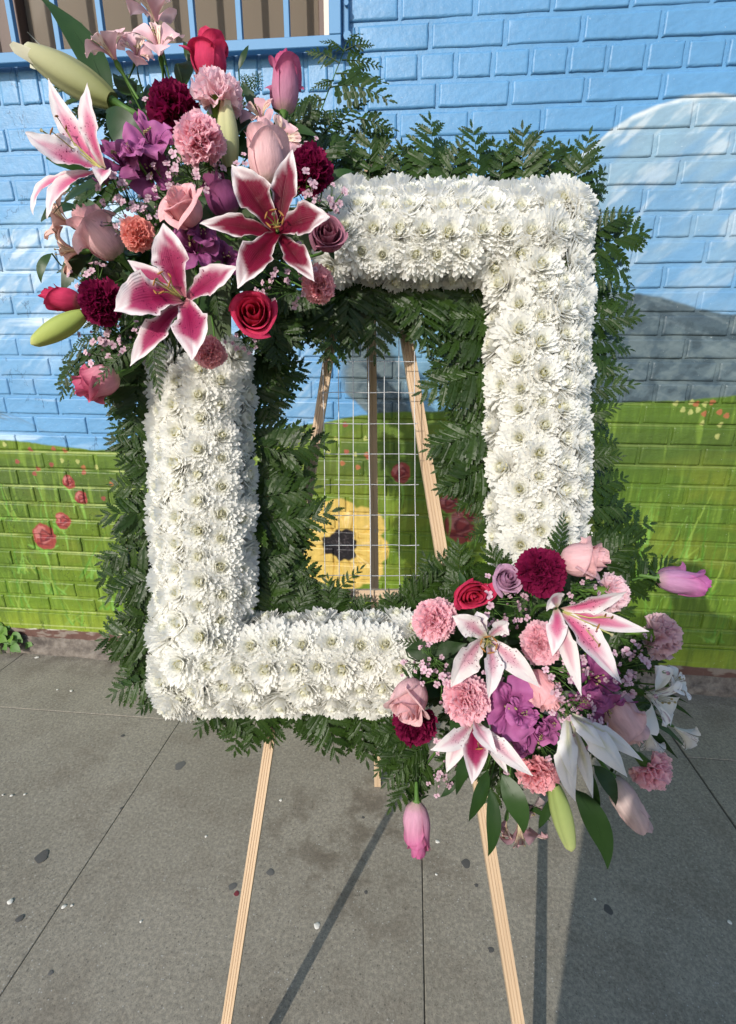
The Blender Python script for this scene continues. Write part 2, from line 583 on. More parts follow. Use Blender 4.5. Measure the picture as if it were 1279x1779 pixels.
tufts = [(-1.62, 0.28), (-1.45, 0.36), (-1.38, 0.22), (-1.22, 0.30), (-1.10, 0.26), (-1.55, 0.45), (-1.28, 0.44), (-1.05, 0.42), (-0.9, 0.28), (0.75, 0.42), (0.85, 0.55), (0.95, 0.34), (1.05, 0.48), (0.66, 0.30), (0.9, 0.22), (1.15, 0.3), (0.35, 0.4), (0.2, 0.3), (-0.4, 0.3), (-0.6, 0.34), (1.0, 0.62), (0.8, 0.68), (-1.58, 0.68), (-1.4, 0.62)]
for tx, tz in tufts:
    for k in range(gs.randint(9, 16)):
        a = gs.gauss(0, 0.42)
        L = gs.uniform(0.10, 0.26)
        col = gs.choice([(0.11, 0.27, 0.035), (0.16, 0.32, 0.06), (0.07, 0.18, 0.02), (0.20, 0.30, 0.05)])
        stroke(img, tx + gs.uniform(-.05, .05), tz - 0.08, tx + math.sin(a) * L, tz - 0.08 + math.cos(a) * L, gs.uniform(0.003, 0.006), col, 0.8, gs.uniform(-.02, .02))


def blob(img, px, py, rx, rz, col, op=0.95, ragged=0.25, seed=0, rot=0.0):
    cx, cz = on_wall(px, py)
    s = 1.98 / FX * 0.93
    rx, rz = rx * s, rz * s
    m_ = max(rx, rz) * 1.6
    i0, i1 = max(0, int((cx - m_ - IX0) * DPM)), min(IW, int((cx + m_ - IX0) * DPM) + 1)
    j0, j1 = max(0, int((cz - m_ - IZ0) * DPM)), min(IH, int((cz + m_ - IZ0) * DPM) + 1)
    x, z = XX[j0:j1, i0:i1] - cx, ZZ[j0:j1, i0:i1] - cz
    x, z = x * math.cos(rot) + z * math.sin(rot), -x * math.sin(rot) + z * math.cos(rot)
    a = np.arctan2(z / rz, x / rx)
    g = np.random.default_rng(seed + int(px * 7 + py))
    rr = 1 + ragged * 0.35 * (np.sin(3 * a + g.random() * 6) + 0.6 * np.sin(7 * a + g.random() * 6) + 0.4 * np.sin(13 * a + g.random() * 6))
    d = np.hypot(x / rx, z / rz) / rr
    m = np.clip((1.06 - d) / 0.12, 0, 1) * op
    img[j0:j1, i0:i1] = img[j0:j1, i0:i1] * (1 - m[..., None]) + np.asarray(col, np.float32) * m[..., None]


def painted_rose(px, py, r, seed):
    red, dark, pale = (0.25, 0.038, 0.038), (0.105, 0.012, 0.020), (0.42, 0.15, 0.14)
    if r > 10:
        for k in (-1, 1):
            x, z = on_wall(px + k * r * 0.3, py + r * 1.0)
            stroke(img, x, z, x + k * r * 0.0022, z + 0.02, r * 0.0006, (0.16, 0.34, 0.06), 0.8, 0)
        x, z = on_wall(px, py + r)
        stroke(img, x, z, x + 0.004, z - 0.10, 0.008, (0.20, 0.38, 0.07), 0.7, 0.006)
    blob(img, px, py, r, r * 1.12, red, 0.96, 0.12, seed)
    blob(img, px - r * 0.25, py - r * 0.35, r * 0.62, r * 0.55, pale, 0.75, 0.3, seed + 1, 0.4)
    blob(img, px + r * 0.05, py - r * 0.05, r * 0.45, r * 0.60, dark, 0.75, 0.35, seed + 2, -0.4)
    blob(img, px - r * 0.02, py - r * 0.12, r * 0.28, r * 0.38, red, 0.9, 0.3, seed + 3, -0.3)
    cx, cz = on_wall(px, py)
    q = r * 0.00224
    for k in range(7):
        a = seed + k * 1.9
        rr = q * (0.30 + 0.095 * k)
        stroke(img, cx + rr * math.cos(a), cz + rr * math.sin(a), cx + rr * math.cos(a + 1.5), cz + rr * math.sin(a + 1.5), q * 0.11 + 0.0006, (dark, pale)[k % 2], 0.75, 0.0)


for q in ((77, 933, 22), (109, 905, 14), (119, 838, 11), (141, 865, 11), (697, 822, 15), (803, 914, 27), (780, 874, 15), (826, 892, 15), (222, 962, 10), (240, 990, 9)):
    painted_rose(*q, 5)
for (px, py) in ((193, 841), (180, 866), (145, 812), (145, 821), (90, 807), (65, 815), (93, 780), (60, 823), (30, 802), (112, 783), (52, 781),
                 (602, 785), (595, 805), (622, 812), (637, 790), (547, 741), (600, 738), (1211, 702), (1238, 699), (1224, 719), (1250, 716), (1262, 722), (640, 795)):
    blob(img, px, py, 4, 4, gs.choice([(0.30, 0.075, 0.05), (0.24, 0.05, 0.045), (0.33, 0.11, 0.05)]), 0.9, 0.3, px)
for (px, py) in ((135, 802), (108, 800), (167, 812), (617, 790), (505, 752), (525, 752), (543, 753), (583, 763), (635, 762), (571, 785), (1175, 701), (1202, 699), (1226, 702), (1213, 712), (1200, 716), (1221, 735), (1252, 738), (1246, 758), (8, 772), (1187, 712)):
    blob(img, px, py, 3.4, 4, (0.34, 0.36, 0.12), 0.9, 0.35, py)
# the yellow daisy seen through the opening
for k, (px, py, rx, rz) in enumerate(((585, 893, 34, 26), (632, 912, 34, 30), (650, 955, 24, 30), (636, 990, 30, 26), (600, 1003, 34, 24), (560, 990, 28, 26), (545, 955, 36, 20), (552, 918, 34, 24), (600, 940, 50, 50))):
    blob(img, px, py, rx, rz, (0.50, 0.355, 0.095), 0.97, 0.15, k)
for k in range(46):
    a = gs.uniform(0, 6.28)
    x0, z0 = on_wall(598 + math.cos(a) * 30, 945 - math.sin(a) * 28)
    x1, z1 = on_wall(598 + math.cos(a) * gs.uniform(45, 62), 945 - math.sin(a) * gs.uniform(42, 58))
    stroke(img, x1, z1, x0, z0, 0.006, gs.choice([(0.62, 0.46, 0.18), (0.68, 0.54, 0.30), (0.42, 0.24, 0.03), (0.55, 0.37, 0.08)]), 0.55, gs.uniform(-.008, .008))
for (px, py, qx, qy) in ((610, 920, 612, 880), (622, 935, 668, 935), (622, 962, 662, 975), (605, 972, 618, 1020), (580, 972, 575, 1015), (566, 962, 528, 972), (566, 938, 530, 934), (578, 922, 562, 892)):
    x0, z0 = on_wall(px, py)
    x1, z1 = on_wall(qx, qy)
    stroke(img, x0, z0, x1, z1, 0.0045, (0.33, 0.185, 0.025), 0.75, 0.004)
blob(img, 592, 947, 29, 27, (0.008, 0.007, 0.010), 1.0, 0.35, 3)
for k in range(40):
    a, r0 = gs.uniform(0, 6.28), gs.uniform(2, 24)
    x0, z0 = on_wall(592 + math.cos(a) * r0, 947 - math.sin(a) * r0)
    stroke(img, x0, z0, x0 + gs.uniform(-.012, .012), z0 + gs.uniform(-.012, .012), 0.0018, (0.09, 0.075, 0.085), 0.5)
# brush texture of the whole painting
BR = vnoise(34, 150, 60, 4, tilt=24)
img *= (1 + 0.22 * (BR - 0.5) + 0.16 * (vnoise(7, 11, 61, 3) - 0.5))[..., None]
img *= (1 + ig * 0.40 * (vnoise(150, 18, 62, 3) - 0.5))[..., None]
# brown strip along the bottom, bare paint edge
edge = 0.108 + (vnoise(5, 5, 21) - 0.5) * 0.022
img = lay(img, sm(edge - ZZ, -0.001, 0.002), (0.115, 0.062, 0.052))
img = lay(img, sm(edge - ZZ, -0.001, 0.002) * sm(vnoise(22, 60, 22), 0.52, 0.66), (0.22, 0.18, 0.155))
img = lay(img, sm(0.006 - np.abs(ZZ - edge), 0, 0.004) * sm(vnoise(14, 60, 23), 0.62, 0.72) * 0.8, (0.62, 0.60, 0.55))
img = np.clip(img, 0, 1)
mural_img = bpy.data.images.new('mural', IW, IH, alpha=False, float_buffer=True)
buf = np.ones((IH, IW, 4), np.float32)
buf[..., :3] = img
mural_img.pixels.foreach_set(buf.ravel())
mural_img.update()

b = NT('mural_paint')
P = b.pos()
sx = b.new('ShaderNodeSeparateXYZ')
b.link(P, sx.inputs[0])
cx = b.new('ShaderNodeCombineXYZ')
b.link(b.math('MULTIPLY', b.math('SUBTRACT', sx.outputs[0], IX0), 1 / (IX1 - IX0)), cx.inputs[0])
b.link(b.math('MULTIPLY', b.math('SUBTRACT', sx.outputs[2], IZ0), 1 / (IZ1 - IZ0)), cx.inputs[1])
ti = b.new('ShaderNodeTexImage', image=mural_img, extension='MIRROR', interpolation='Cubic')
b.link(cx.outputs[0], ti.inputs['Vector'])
n1 = b.noise(P, 55.0, 5.0, 0.6)
n2 = b.noise(P, 9.0, 4.0, 0.6)
n3 = b.noise(b.scaled(P, (60, 60, 260)), 1.0, 3.0, 0.6)
col = b.mix(b.math('MULTIPLY', b.ramp(n1, [(0.35, (0, 0, 0)), (0.75, (1, 1, 1))]), 0.16), ti.outputs['Color'], b.mix(1.0, ti.outputs['Color'], (0.62, 0.64, 0.66), 'MULTIPLY'))
n4 = b.noise(P, 150.0, 3.0, 0.6)
col = b.mix(b.math('MULTIPLY', b.ramp(n4, [(0.69, (0, 0, 0)), (0.74, (1, 1, 1))]), 0.45), col, b.mix(0.6, col, (0.75, 0.76, 0.74)))  # sparse pale specks: paint chips and gloss glints, both put into the colour
n5 = b.noise(b.scaled(P, (1.0, 1.0, 0.45)), 5.0, 6.0, 0.6)
crack = b.math('MULTIPLY', b.math('LESS_THAN', b.math('ABSOLUTE', b.math('SUBTRACT', n5, 0.5)), 0.0035), b.math('GREATER_THAN', n2, 0.52))
col = b.mix(b.math('MULTIPLY', b.math('MULTIPLY', crack, b.math('LESS_THAN', sx.outputs[0], -1.15)), 0.55), col, b.mix(1.0, col, (0.25, 0.27, 0.30), 'MULTIPLY'))
dirt = b.math('MULTIPLY', b.ramp(sx.outputs[2], [(0.0, (1, 1, 1)), (0.40, (0, 0, 0))]), b.ramp(b.noise(b.scaled(P, (30, 30, 6)), 1.0, 4.0), [(0.40, (0, 0, 0)), (0.70, (1, 1, 1))]))
col = b.mix(b.math('MULTIPLY', dirt, 0.45), col, b.mix(1.0, col, (0.45, 0.42, 0.38), 'MULTIPLY'))
b.link(col, b.p.inputs['Base Color'])
b.p.inputs['Roughness'].default_value = 0.42
b.p.inputs['Specular IOR Level'].default_value = 0.35
h = b.math('ADD', b.math('MULTIPLY', n1, 0.8), b.math('ADD', b.math('MULTIPLY', n2, 1.2), b.math('MULTIPLY', n3, 0.35)))
b.link(b.bump(h, 0.55, 0.003), b.p.inputs['Normal'])
M_MURAL = b.m

# ------------------------------------------------------------------ ground and sidewalk
mb = MB()
mb.add([(-60, -60, -0.03), (60, -60, -0.03), (60, 60, -0.03), (-60, 60, -0.03)], [(0, 1, 2, 3)])
struct('ground', mb.build('ground', False), M_GROUND)
walk = bpy.data.objects.new('sidewalk', None)
COL.objects.link(walk)
walk['kind'] = 'structure'
mb = MB()
mb.box((-4.3, -1.3, -0.028), (4.4, 1.66, -0.0045))
part('joint_bed', mb.build('joint_bed', False), walk, M_DIRT)
xs = [-4.2, -3.345, -2.49, -1.632, -0.775, 0.0632, 0.915, 1.77, 2.62, 3.47, 4.32]
ys = [-1.245, -0.398, 0.450, 1.297, 1.634]
for i in range(len(xs) - 1):
    for j in range(len(ys) - 1):
        g0 = 0.0035 if abs(xs[i] - 0.915) < 0.01 else 0.0010
        g1 = 0.0035 if abs(xs[i + 1] - 0.915) < 0.01 else 0.0010
        w, l = xs[i + 1] - xs[i] - g0 - g1, ys[j + 1] - ys[j] - 0.0020
        mb = MB()
        mb.box((-w / 2, -l / 2, -0.024), (w / 2, l / 2, 0.0), 0.0016)
        me = mb.build('slab', False)
        cxm = (xs[i] + g0 + xs[i + 1] - g1) / 2
        part('slab', me, walk, M_CONC, Matrix.Translation((cxm, (ys[j] + ys[j + 1]) / 2, random.uniform(-0.0012, 0.0012))))

# ------------------------------------------------------------------ brick wall
wall = bpy.data.objects.new('brick_wall', None)
COL.objects.link(wall)
wall.location = (0, WALL_Y, 0)
wall['label'] = 'painted brick wall with a blue sky, mountain and green meadow mural'
wall['category'] = 'wall'
WX0, WX1, OPEN_X, OPEN_Z = -3.6, 3.6, -0.262, 2.046
mb = MB()
RC = 0.0047                                   # mortar set back from the brick faces
mb.box((OPEN_X, RC, 0.0), (WX1, 0.20, 3.22))
mb.box((WX0, RC, 2.43), (OPEN_X, 0.20, 3.22))
mb.box((WX0, RC, OPEN_Z - 0.004), (-2.4, 0.20, 2.43))
mb.box((WX0, RC, 0.0), (OPEN_X, 0.20, OPEN_Z - 0.004))
mb.box((WX0, RC - 0.0075, 0.055), (WX1, RC - 0.0005, 0.188), 0.002)
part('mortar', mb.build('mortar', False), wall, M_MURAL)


def brick_mesh(w, h, seed):
    """a painted brick: soft rounded edges, slightly uneven face"""
    g = random.Random(seed)
    r = min(0.0034, h * 0.1)
    nx = 4
    P_ = []
    xs_ = [-w / 2, -w / 2 + r, -w / 2 + 2.2 * r] + [w * (k / nx - 0.5) for k in range(1, nx)] + [w / 2 - 2.2 * r, w / 2 - r, w / 2]
    zs_ = [-h / 2, -h / 2 + r, -h / 2 + 2.2 * r, h * 0.04, h / 2 - 2.2 * r, h / 2 - r, h / 2]
    vs = []
    for i, x in enumerate(xs_):
        for k, z in enumerate(zs_):
            eb = i in (0, len(xs_) - 1) or k in (0, len(zs_) - 1)
            y = 0.0037 + g.uniform(0, 0.0008) if eb else g.uniform(-0.0005, 0.0005)
            jx = g.uniform(-0.0014, 0.0014) if i in (0, 1, len(xs_) - 1, len(xs_) - 2) else 0
            jz = g.uniform(-0.0013, 0.0013) if k in (0, 1, len(zs_) - 1, len(zs_) - 2) else 0
            vs.append((x + jx, y, z + jz))
    nzv = len(zs_)
    fs = [(i * nzv + k, (i + 1) * nzv + k, (i + 1) * nzv + k + 1, i * nzv + k + 1) for i in range(len(xs_) - 1) for k in range(nzv - 1)]
    ring = [i * nzv for i in range(len(xs_))] + [(len(xs_) - 1) * nzv + k for k in range(1, nzv)] + [i * nzv + nzv - 1 for i in range(len(xs_) - 2, -1, -1)] + [k for k in range(nzv - 2, 0, -1)]
    n0 = len(vs)
    for q in ring:
        vs.append((vs[q][0], 0.02, vs[q][2]))
    m_ = len(ring)
    for q in range(m_):
        fs.append((ring[q], n0 + q, n0 + (q + 1) % m_, ring[(q + 1) % m_]))
    return mesh('brick', vs, fs)


CH = 0.0677
bricks = []                                   # (x, z, w, h)
for i in range(-29, 17):
    ztop = 1.282 - i * CH
    zc, h = ztop - CH / 2, CH - 0.0095
    if zc < 0.19 or zc > 3.20:
        continue
    head = i in (-29, -23, -17, -11, -5, 2, 8, 14)
    L = 0.1015 if head else 0.203
    ph = 0.0325 + (0.1015 if (i % 2) else 0.0) + (0.0508 if head else 0.0) + random.uniform(-0.018, 0.018)
    x = ph - 20 * 0.203
    while x < WX1:
        xc = x + L / 2
        x += L
        if xc < WX0 + 0.1:
            continue
        w = L - 0.0098
        x0, x1 = xc - w / 2, xc + w / 2
        if 1.94 < zc + h / 2 and zc - h / 2 < 2.42 and x1 > -2.42 and x0 < OPEN_X + 0.004:       # window opening and its sill course
            if x1 < OPEN_X + 0.03 and x0 > -2.44:
                continue
            if x0 > -2.44:
                x0 = OPEN_X + 0.006
            else:
                x1 = min(x1, -2.41)
            xc, w = (x0 + x1) / 2, x1 - x0
        bricks.append((xc, zc, w, h))
xr = OPEN_X - 0.004
k = 0
while xr > -2.4:
    w = 0.0677
    bricks.append((xr - w / 2, 1.994, w - 0.009, 0.096))
    xr -= w


def to_px(p):
    d = p - CAM
    z = d.dot(F)
    return (639.5 + FX * d.dot(R) / z, 889.5 - FX * d.dot(U) / z)


def seen(bk):
    px, py = to_px(Vector((bk[0], WALL_Y, bk[1])))
    if not (-45 < px < 1325 and -25 < py < 1200):
        return 0
    if 290 < px < 405 and 620 < py < 1200 or 890 < px < 1000 and 340 < py < 1180 or 600 < px < 1000 and 350 < py < 460 or 200 < px < 520 and 220 < py < 600 or 300 < px < 1050 and 1100 < py:
        return 0
    return bk[2] * bk[3] * (1.0 if 0 < px < 1279 and 0 < py < 1170 else 0.4)


bricks.sort(key=seen, reverse=True)
shared = {}
rest = MB()
for q, (xc, zc, w, h) in enumerate(bricks):
    key = (round(w, 3), round(h, 3), random.randint(0, 4))
    if key not in shared:
        shared[key] = brick_mesh(w, h, hash(key) % 1000)
    me = shared[key]
    M_ = Matrix.Translation((xc, random.uniform(-0.0012, 0.0012), zc)) @ Matrix.Rotation(random.gauss(0, 0.004), 4, 'Y') @ Matrix.Rotation(random.gauss(0, 0.006), 4, 'Z')
    if q < 296 and seen((xc, zc, w, h)) > 0:
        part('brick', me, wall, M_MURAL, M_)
    else:
        rest.add([tuple(M_ @ v.co) for v in me.vertices], [tuple(p.vertices) for p in me.polygons])
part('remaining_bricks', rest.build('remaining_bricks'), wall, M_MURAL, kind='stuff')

# footing: concrete ledge under the paint
b = NT('footing_concrete')
P = b.pos()
n = b.noise(P, 26.0, 6.0, 0.65)
col = b.ramp(n, [(0.32, (0.055, 0.045, 0.038)), (0.50, (0.125, 0.105, 0.088)), (0.66, (0.19, 0.165, 0.14))])
b.link(col, b.p.inputs['Base Color'])
b.p.inputs['Roughness'].default_value = 0.92
b.link(b.bump(n, 0.8, 0.006), b.p.inputs['Normal'])
M_FOOT = b.m
mb = MB()
nx = 240
Pg = np.zeros((nx, 6, 3))
for i in range(nx):
    x = WX0 + (WX1 - WX0) * i / (nx - 1)
    w = 0.006 * math.sin(x * 7) + random.uniform(-0.003, 0.003)
    prof = [(0.002, 0.072 + w * .4), (-0.006, 0.066 + w * .5), (-0.008, 0.030 + w * .4), (-0.020 + w, 0.024 + w), (-0.030 + w, 0.016), (-0.034 + w * 1.3, -0.012)]
    for k, (y, z) in enumerate(prof):
        Pg[i, k] = (x, WALL_Y + y, z + random.uniform(-0.0015, 0.0015))
mb.grid(Pg[::-1])
struct('wall_footing', mb.build('wall_footing'), M_FOOT)

# ------------------------------------------------------------------ window with its blue grille and curtain
M_BLUE = mat_plain('blue_enamel', (0.083, 0.230, 0.425), 0.62, 0, 0.12, 90.0, 0.25)
M_BROWN = mat_plain('brown_paint', (0.085, 0.045, 0.032), 0.55, 0, 0.5, 50.0)
M_PALE = mat_plain('pale_trim', (0.62, 0.57, 0.50), 0.6)
GY = 1.60 - WALL_Y
gr = part('window_grille', None, wall)
mb = MB()
mb.box((-2.4, GY, 2.028), (-0.226, GY + 0.022, 2.053), 0.0015)
part('bottom_rail', mb.build('bottom_rail', False), gr, M_BLUE)
mb = MB()
mb.box((-0.2585, GY - 0.001, 2.0535), (-0.226, GY + 0.022, 2.42), 0.0015)
part('side_rail', mb.build('side_rail', False), gr, M_BLUE)
mb = MB()
mb.box((-0.0075, 0, 0), (0.0075, 0.016, 0.37), 0.001)
barm = mb.build('bar', False)
for k in range(-1, 9):
    part('bar', barm, gr, M_BLUE, Matrix.Translation((-0.376 - k * 0.1335 if k >= 0 else -1.577, GY + 0.003, 2.053)))
mb = MB()
mb.box((-0.224, -0.022, 2.06), (-0.207, 0.002, 2.42), 0.002)
mb.tube([(-0.212, -0.03, 2.125), (-0.212, -0.018, 2.125)], 0.006, n=8)
mb.tube([(-0.209, -0.036, 2.052), (-0.209, -0.012, 2.052)], [0.011, 0.013], n=8)
part('hinge', mb.build('hinge', False), gr, M_BLUE)
wf = part('window', None, wall)
mb = MB()
mb.box((-0.300, 0.035, 2.046), (-0.2625, 0.11, 2.43), 0.002)
part('brown_frame', mb.build('brown_frame', False), wf, M_BROWN, label='peeling brown window frame')
mb = MB()
mb.box((-0.2835, 0.027, 2.05), (-0.2645, 0.0345, 2.43), 0.001)
part('pale_strip', mb.build('pale_strip', False), wf, M_PALE)
mb = MB()
mb.box((-2.4, 0.05, 2.041), (-0.262, 0.19, 2.046))
part('sill', mb.build('sill', False), wf, M_BLUE)
mb = MB()
mb.box((-2.4, 0.035, 2.046), (-1.205, 0.11, 2.43), 0.002)
part('brown_frame', mb.build('brown_frame', False), wf, M_BROWN)
b = NT('window_glass')
df = b.new('ShaderNodeBsdfDiffuse')
df.inputs['Color'].default_value = (0.150, 0.118, 0.085, 1)
md = b.new('ShaderNodeMixShader')
md.inputs[0].default_value = 0.72
gl = b.new('ShaderNodeBsdfGlossy')
gl.inputs['Roughness'].default_value = 0.62
tr = b.new('ShaderNodeBsdfTransparent')
fr = b.new('ShaderNodeFresnel')
mx = b.new('ShaderNodeMixShader')
b.link(b.math('MULTIPLY', fr.outputs[0], 0.35), mx.inputs[0])
b.link(tr.outputs[0], md.inputs[1])
b.link(df.outputs[0], md.inputs[2])
b.link(md.outputs[0], mx.inputs[1])
b.link(gl.outputs[0], mx.inputs[2])
b.link(mx.outputs[0], b.out.inputs['Surface'])
mb = MB()
mb.box((-1.204, 0.075, 2.047), (-0.301, 0.079, 2.43))
part('pane', mb.build('pane', False), wf, b.m)
b = NT('curtain_fabric')
uvn = b.noise(b.scaled(b.pos(), (420, 420, 420)), 1.0, 2.0)
cn = b.noise(b.scaled(b.pos(), (14, 14, 2.0)), 1.0, 4.0)
c = b.mix(cn, (0.070, 0.055, 0.040), (0.175, 0.140, 0.105))
c = b.mix(b.math('MULTIPLY', uvn, 0.35), c, (0.09, 0.07, 0.05))
b.link(c, b.p.inputs['Base Color'])
b.p.inputs['Roughness'].default_value = 0.75
b.p.inputs['Sheen Weight'].default_value = 0.3
b.link(b.bump(uvn, 0.4, 0.001), b.p.inputs['Normal'])
b.translucent(c, 0.2)
mb = MB()
nx = 140
Pg = np.zeros((nx, 4, 3))
for i in range(nx):
    x = -1.22 + 0.95 * i / (nx - 1)
    y = WALL_Y + 0.125 + 0.0025 * math.sin(x * 44) + 0.0012 * math.sin(x * 97 + 1) + 0.004 * math.sin(x * 23)
    for k, z in enumerate((2.045, 2.17, 2.30, 2.43)):
        Pg[i, k] = (x, y + 0.003 * math.sin(k * 2 + x * 30), z)
mb.grid(Pg)
thing('curtain', 'beige lace curtain hanging in folds behind the blue window bars', 'curtain', data=mb.build('curtain'), mat=b.m)
mb = MB()
mb.box((-1.25, 0.194, 2.03), (-0.262, 0.20, 2.43))
part('dark_room', mb.build('dark_room', False), wf, M_BROWN)

# ------------------------------------------------------------------ wooden easel
ZL = 0.765
easel = thing('wooden_easel', 'tall unpainted pine tripod easel carrying the flower frame on the sidewalk', 'easel', Matrix.Translation(on_ground(650, 1990)))


def leg(p0, p1, w, d, normal, grooves=3):
    """square stick with grooved front face between two points; local z along the stick"""
    p0, p1 = Vector(p0), Vector(p1)
    zc = (p1 - p0).normalized()
    yc = (Vector(normal) - Vector(normal).dot(zc) * zc).normalized()
    xc = yc.cross(zc)
    M_ = Matrix((xc, yc, zc)).transposed().to_4x4()
    M_.translation = p0
    L = (p1 - p0).length
    prof = []
    for k in range(grooves + 1):
        a, c = -w / 2 + w * k / (grooves + 1), -w / 2 + w * (k + 1) / (grooves + 1)
        g = w * 0.035
        prof += [(a + (g if k else 0), d / 2), (c - (g if k < grooves else 0), d / 2)]
        if k < grooves:
            prof.append((c, d / 2 - 0.0010))
    prof += [(w / 2, -d / 2), (-w / 2, -d / 2)]
    n = len(prof)
    vs = [(x, y, z) for z in (0, L) for x, y in prof]
    fs = [(k, (k + 1) % n, n + (k + 1) % n, n + k) for k in range(n)] + [tuple(range(n)), tuple(range(2 * n - 1, n - 1, -1))]
    return mesh('leg', vs, [f[::-1] for f in fs], smooth=False), M_


E_INV = easel.matrix_world.inverted()
apexL, apexR = at(624, 276, ZL), at(655, 276, ZL)
footL = on_ground(361, 1992)
footR = on_ground(934, 1985)
for a, c, q in ((footL, apexL, 0.0155), (footR, apexR, 0.0195)):
    me, M_ = leg(a, c, q, 0.014, -F)
    part('leg', me, easel, M_WOOD, E_INV @ M_)
me, M_ = leg(on_ground(656, 1364), at(641, 280, ZL + 0.022), 0.0185, 0.013, -F, 1)
part('leg', me, easel, M_WOOD, E_INV @ M_, label='rear prop leg of the easel')
me, M_ = leg(at(520, 1034, ZL - 0.017), at(790, 1034, ZL - 0.017), 0.018, 0.016, -F, 1)
part('crossbar', me, easel, M_WOOD, E_INV @ M_)
for px in (652, 657):
    mb = MB()
    mb.tube([at(px, 925, ZL + 0.12) - easel.location, at(px, 919, ZL + 0.115) - easel.location], 0.0007, n=5)
    part('nail', mb.build('nail'), easel, M_WIRE)

# ------------------------------------------------------------------ flower frame: foam bars and wire grid
ZF = 0.690
ffr = thing('flower_frame', 'upright open rectangular frame of foam bars and welded wire behind the white blooms', 'frame', Matrix.Translation(at(645, 1150, ZF)))


def bar_mesh(x0, y0, x1, y1, za, zb):
    mb = MB()
    c = [at(x, y, z) - ffr.location for z in (za, zb) for x, y in ((x0, y0), (x1, y0), (x1, y1), (x0, y1))]
    mb.add(c, [(0, 1, 2, 3), (7, 6, 5, 4), (0, 4, 5, 1), (1, 5, 6, 2), (2, 6, 7, 3), (3, 7, 4, 0)])
    return mb.build('foam_bar', False)


for q in ((300, 360, 992, 452), (300, 1103, 992, 1200), (300, 453, 402, 1102), (890, 453, 992, 1102)):
    part('foam_bar', bar_mesh(*q, ZF - 0.028, ZF + 0.030), ffr, M_FOAM)
ZW = 0.728
for k, (xa, xb) in enumerate(((560, 566), (587, 590), (613, 615), (638, 645), (667, 670), (692, 695), (719, 723))):
    mb = MB()
    pts = []
    for t in range(9):
        s = t / 8
        pts.append(at(xa + (xb - xa) * s + random.uniform(-0.7, 0.7), 438 + 672 * s, ZW + random.uniform(-0.0008, 0.0008)) - ffr.location)
    mb.tube(pts, 0.0007 if k != 3 else 0.0010, n=6)
    part('wire', mb.build('wire'), ffr, M_WIRE)
for k, y in enumerate((521, 574, 628, 682, 736, 789, 842, 895, 947, 1000)):
    mb = MB()
    pts = []
    for t in range(8):
        s = t / 7
        pts.append(at(560 + (y - 575) * 0.012 + 164 * s, y + random.uniform(-0.8, 0.8), ZW + 0.0022) - ffr.location)
    mb.tube(pts, 0.00065, n=6)
    part('wire', mb.build('wire'), ffr, M_WIRE)

# ------------------------------------------------------------------ fern fronds
ORD = ['first', 'second', 'third', 'fourth', 'fifth', 'sixth', 'seventh', 'eighth', 'ninth', 'tenth', 'eleventh', 'twelfth', 'thirteenth', 'fourteenth', 'fifteenth', 'sixteenth', 'seventeenth', 'eighteenth', 'nineteenth', 'twentieth', 'twenty-first', 'twenty-second', 'twenty-third', 'twenty-fourth', 'twenty-fifth']
def pinna_mesh(seed, nl=7, wide=0.190):
    """one saw-toothed side leaflet of a leatherleaf fern, length 1 along x"""
    g = random.Random(seed)
    mb = MB()

    def rib(t):
        return Vector((t, 0.05 * math.sin(t * 2.5), -0.13 * t * t))
    for side in (1, -1):
        for k in range(nl):
            t0, t1 = k / nl * .93, (k + 1) / nl * .93
            tm = (t0 + t1) / 2
            hw = wide * (math.sin(math.pi * (.16 + .84 * tm) ** .9) ** .9) * g.uniform(.88, 1.12) * (.8 if k == 0 else 1)
            lean = .075 + .05 * g.random()
            y0, y1 = hw * .24, hw * .20
            z = g.uniform(-.02, .02)
            a, c = rib(t0), rib(t1)
            pts = [a, a + Vector((.010, side * y0, .012)), a + Vector((.045, side * hw * .74, .022 + z)), rib(tm) + Vector((lean, side * hw, z)), c + Vector((.035, side * hw * .62, .012 + z)), c + Vector((.010, side * y1, .012)), c]
            fs = [(0, 1, 5, 6), (1, 2, 4, 5), (2, 3, 4)]
            mb.add(pts, fs if side < 0 else [q[::-1] for q in fs])
    e = rib(.93)
    mb.add([e + Vector((0, wide * .22, .01)), e + Vector((0, -wide * .22, .01)), rib(1.05)], [(0, 1, 2)])
    mb.tube([rib(0), rib(.5), rib(1)], [0.010, 0.007, 0.003], n=3, cap=False)
    return mb.build('leaflet', False)


def pinna_loose(seed, nl=5):
    """leaflet with separate round-ended lobes, as on the young loose fronds"""
    g = random.Random(seed)
    mb = MB()
    for side in (1, -1):
        for k in range(nl):
            t = 0.05 + 0.88 * k / nl
            L = (0.26 * (1 - t) ** 0.6 + 0.06) * g.uniform(0.9, 1.1)
            ang = math.radians(58 - 22 * t) * side
            d = Vector((math.cos(ang), math.sin(ang), g.uniform(-.15, .05)))
            n = Vector((-math.sin(ang), math.cos(ang), 0)) * side
            w = L * 0.25
            p = Vector((t, 0, -0.06 * t * t))
            pts = [p, p + d * L * .3 - n * w * .7, p + d * L * .65 - n * w, p + d * L * .95 - n * w * .5, p + d * L * 1.0 + n * w * .3, p + d * L * .7 + n * w, p + d * L * .35 + n * w * .8]
            mb.add(pts, [tuple(range(7))])
    mb.tube([Vector((0, 0, 0)), Vector((.5, 0, -.015)), Vector((1, 0, -.06))], [0.010, 0.008, 0.003], n=3, cap=False)
    mb.add([(0.9, .03, -.05), (0.9, -.03, -.05), (1.08, 0, -.07)], [(0, 1, 2)])
    return mb.build('leaflet')


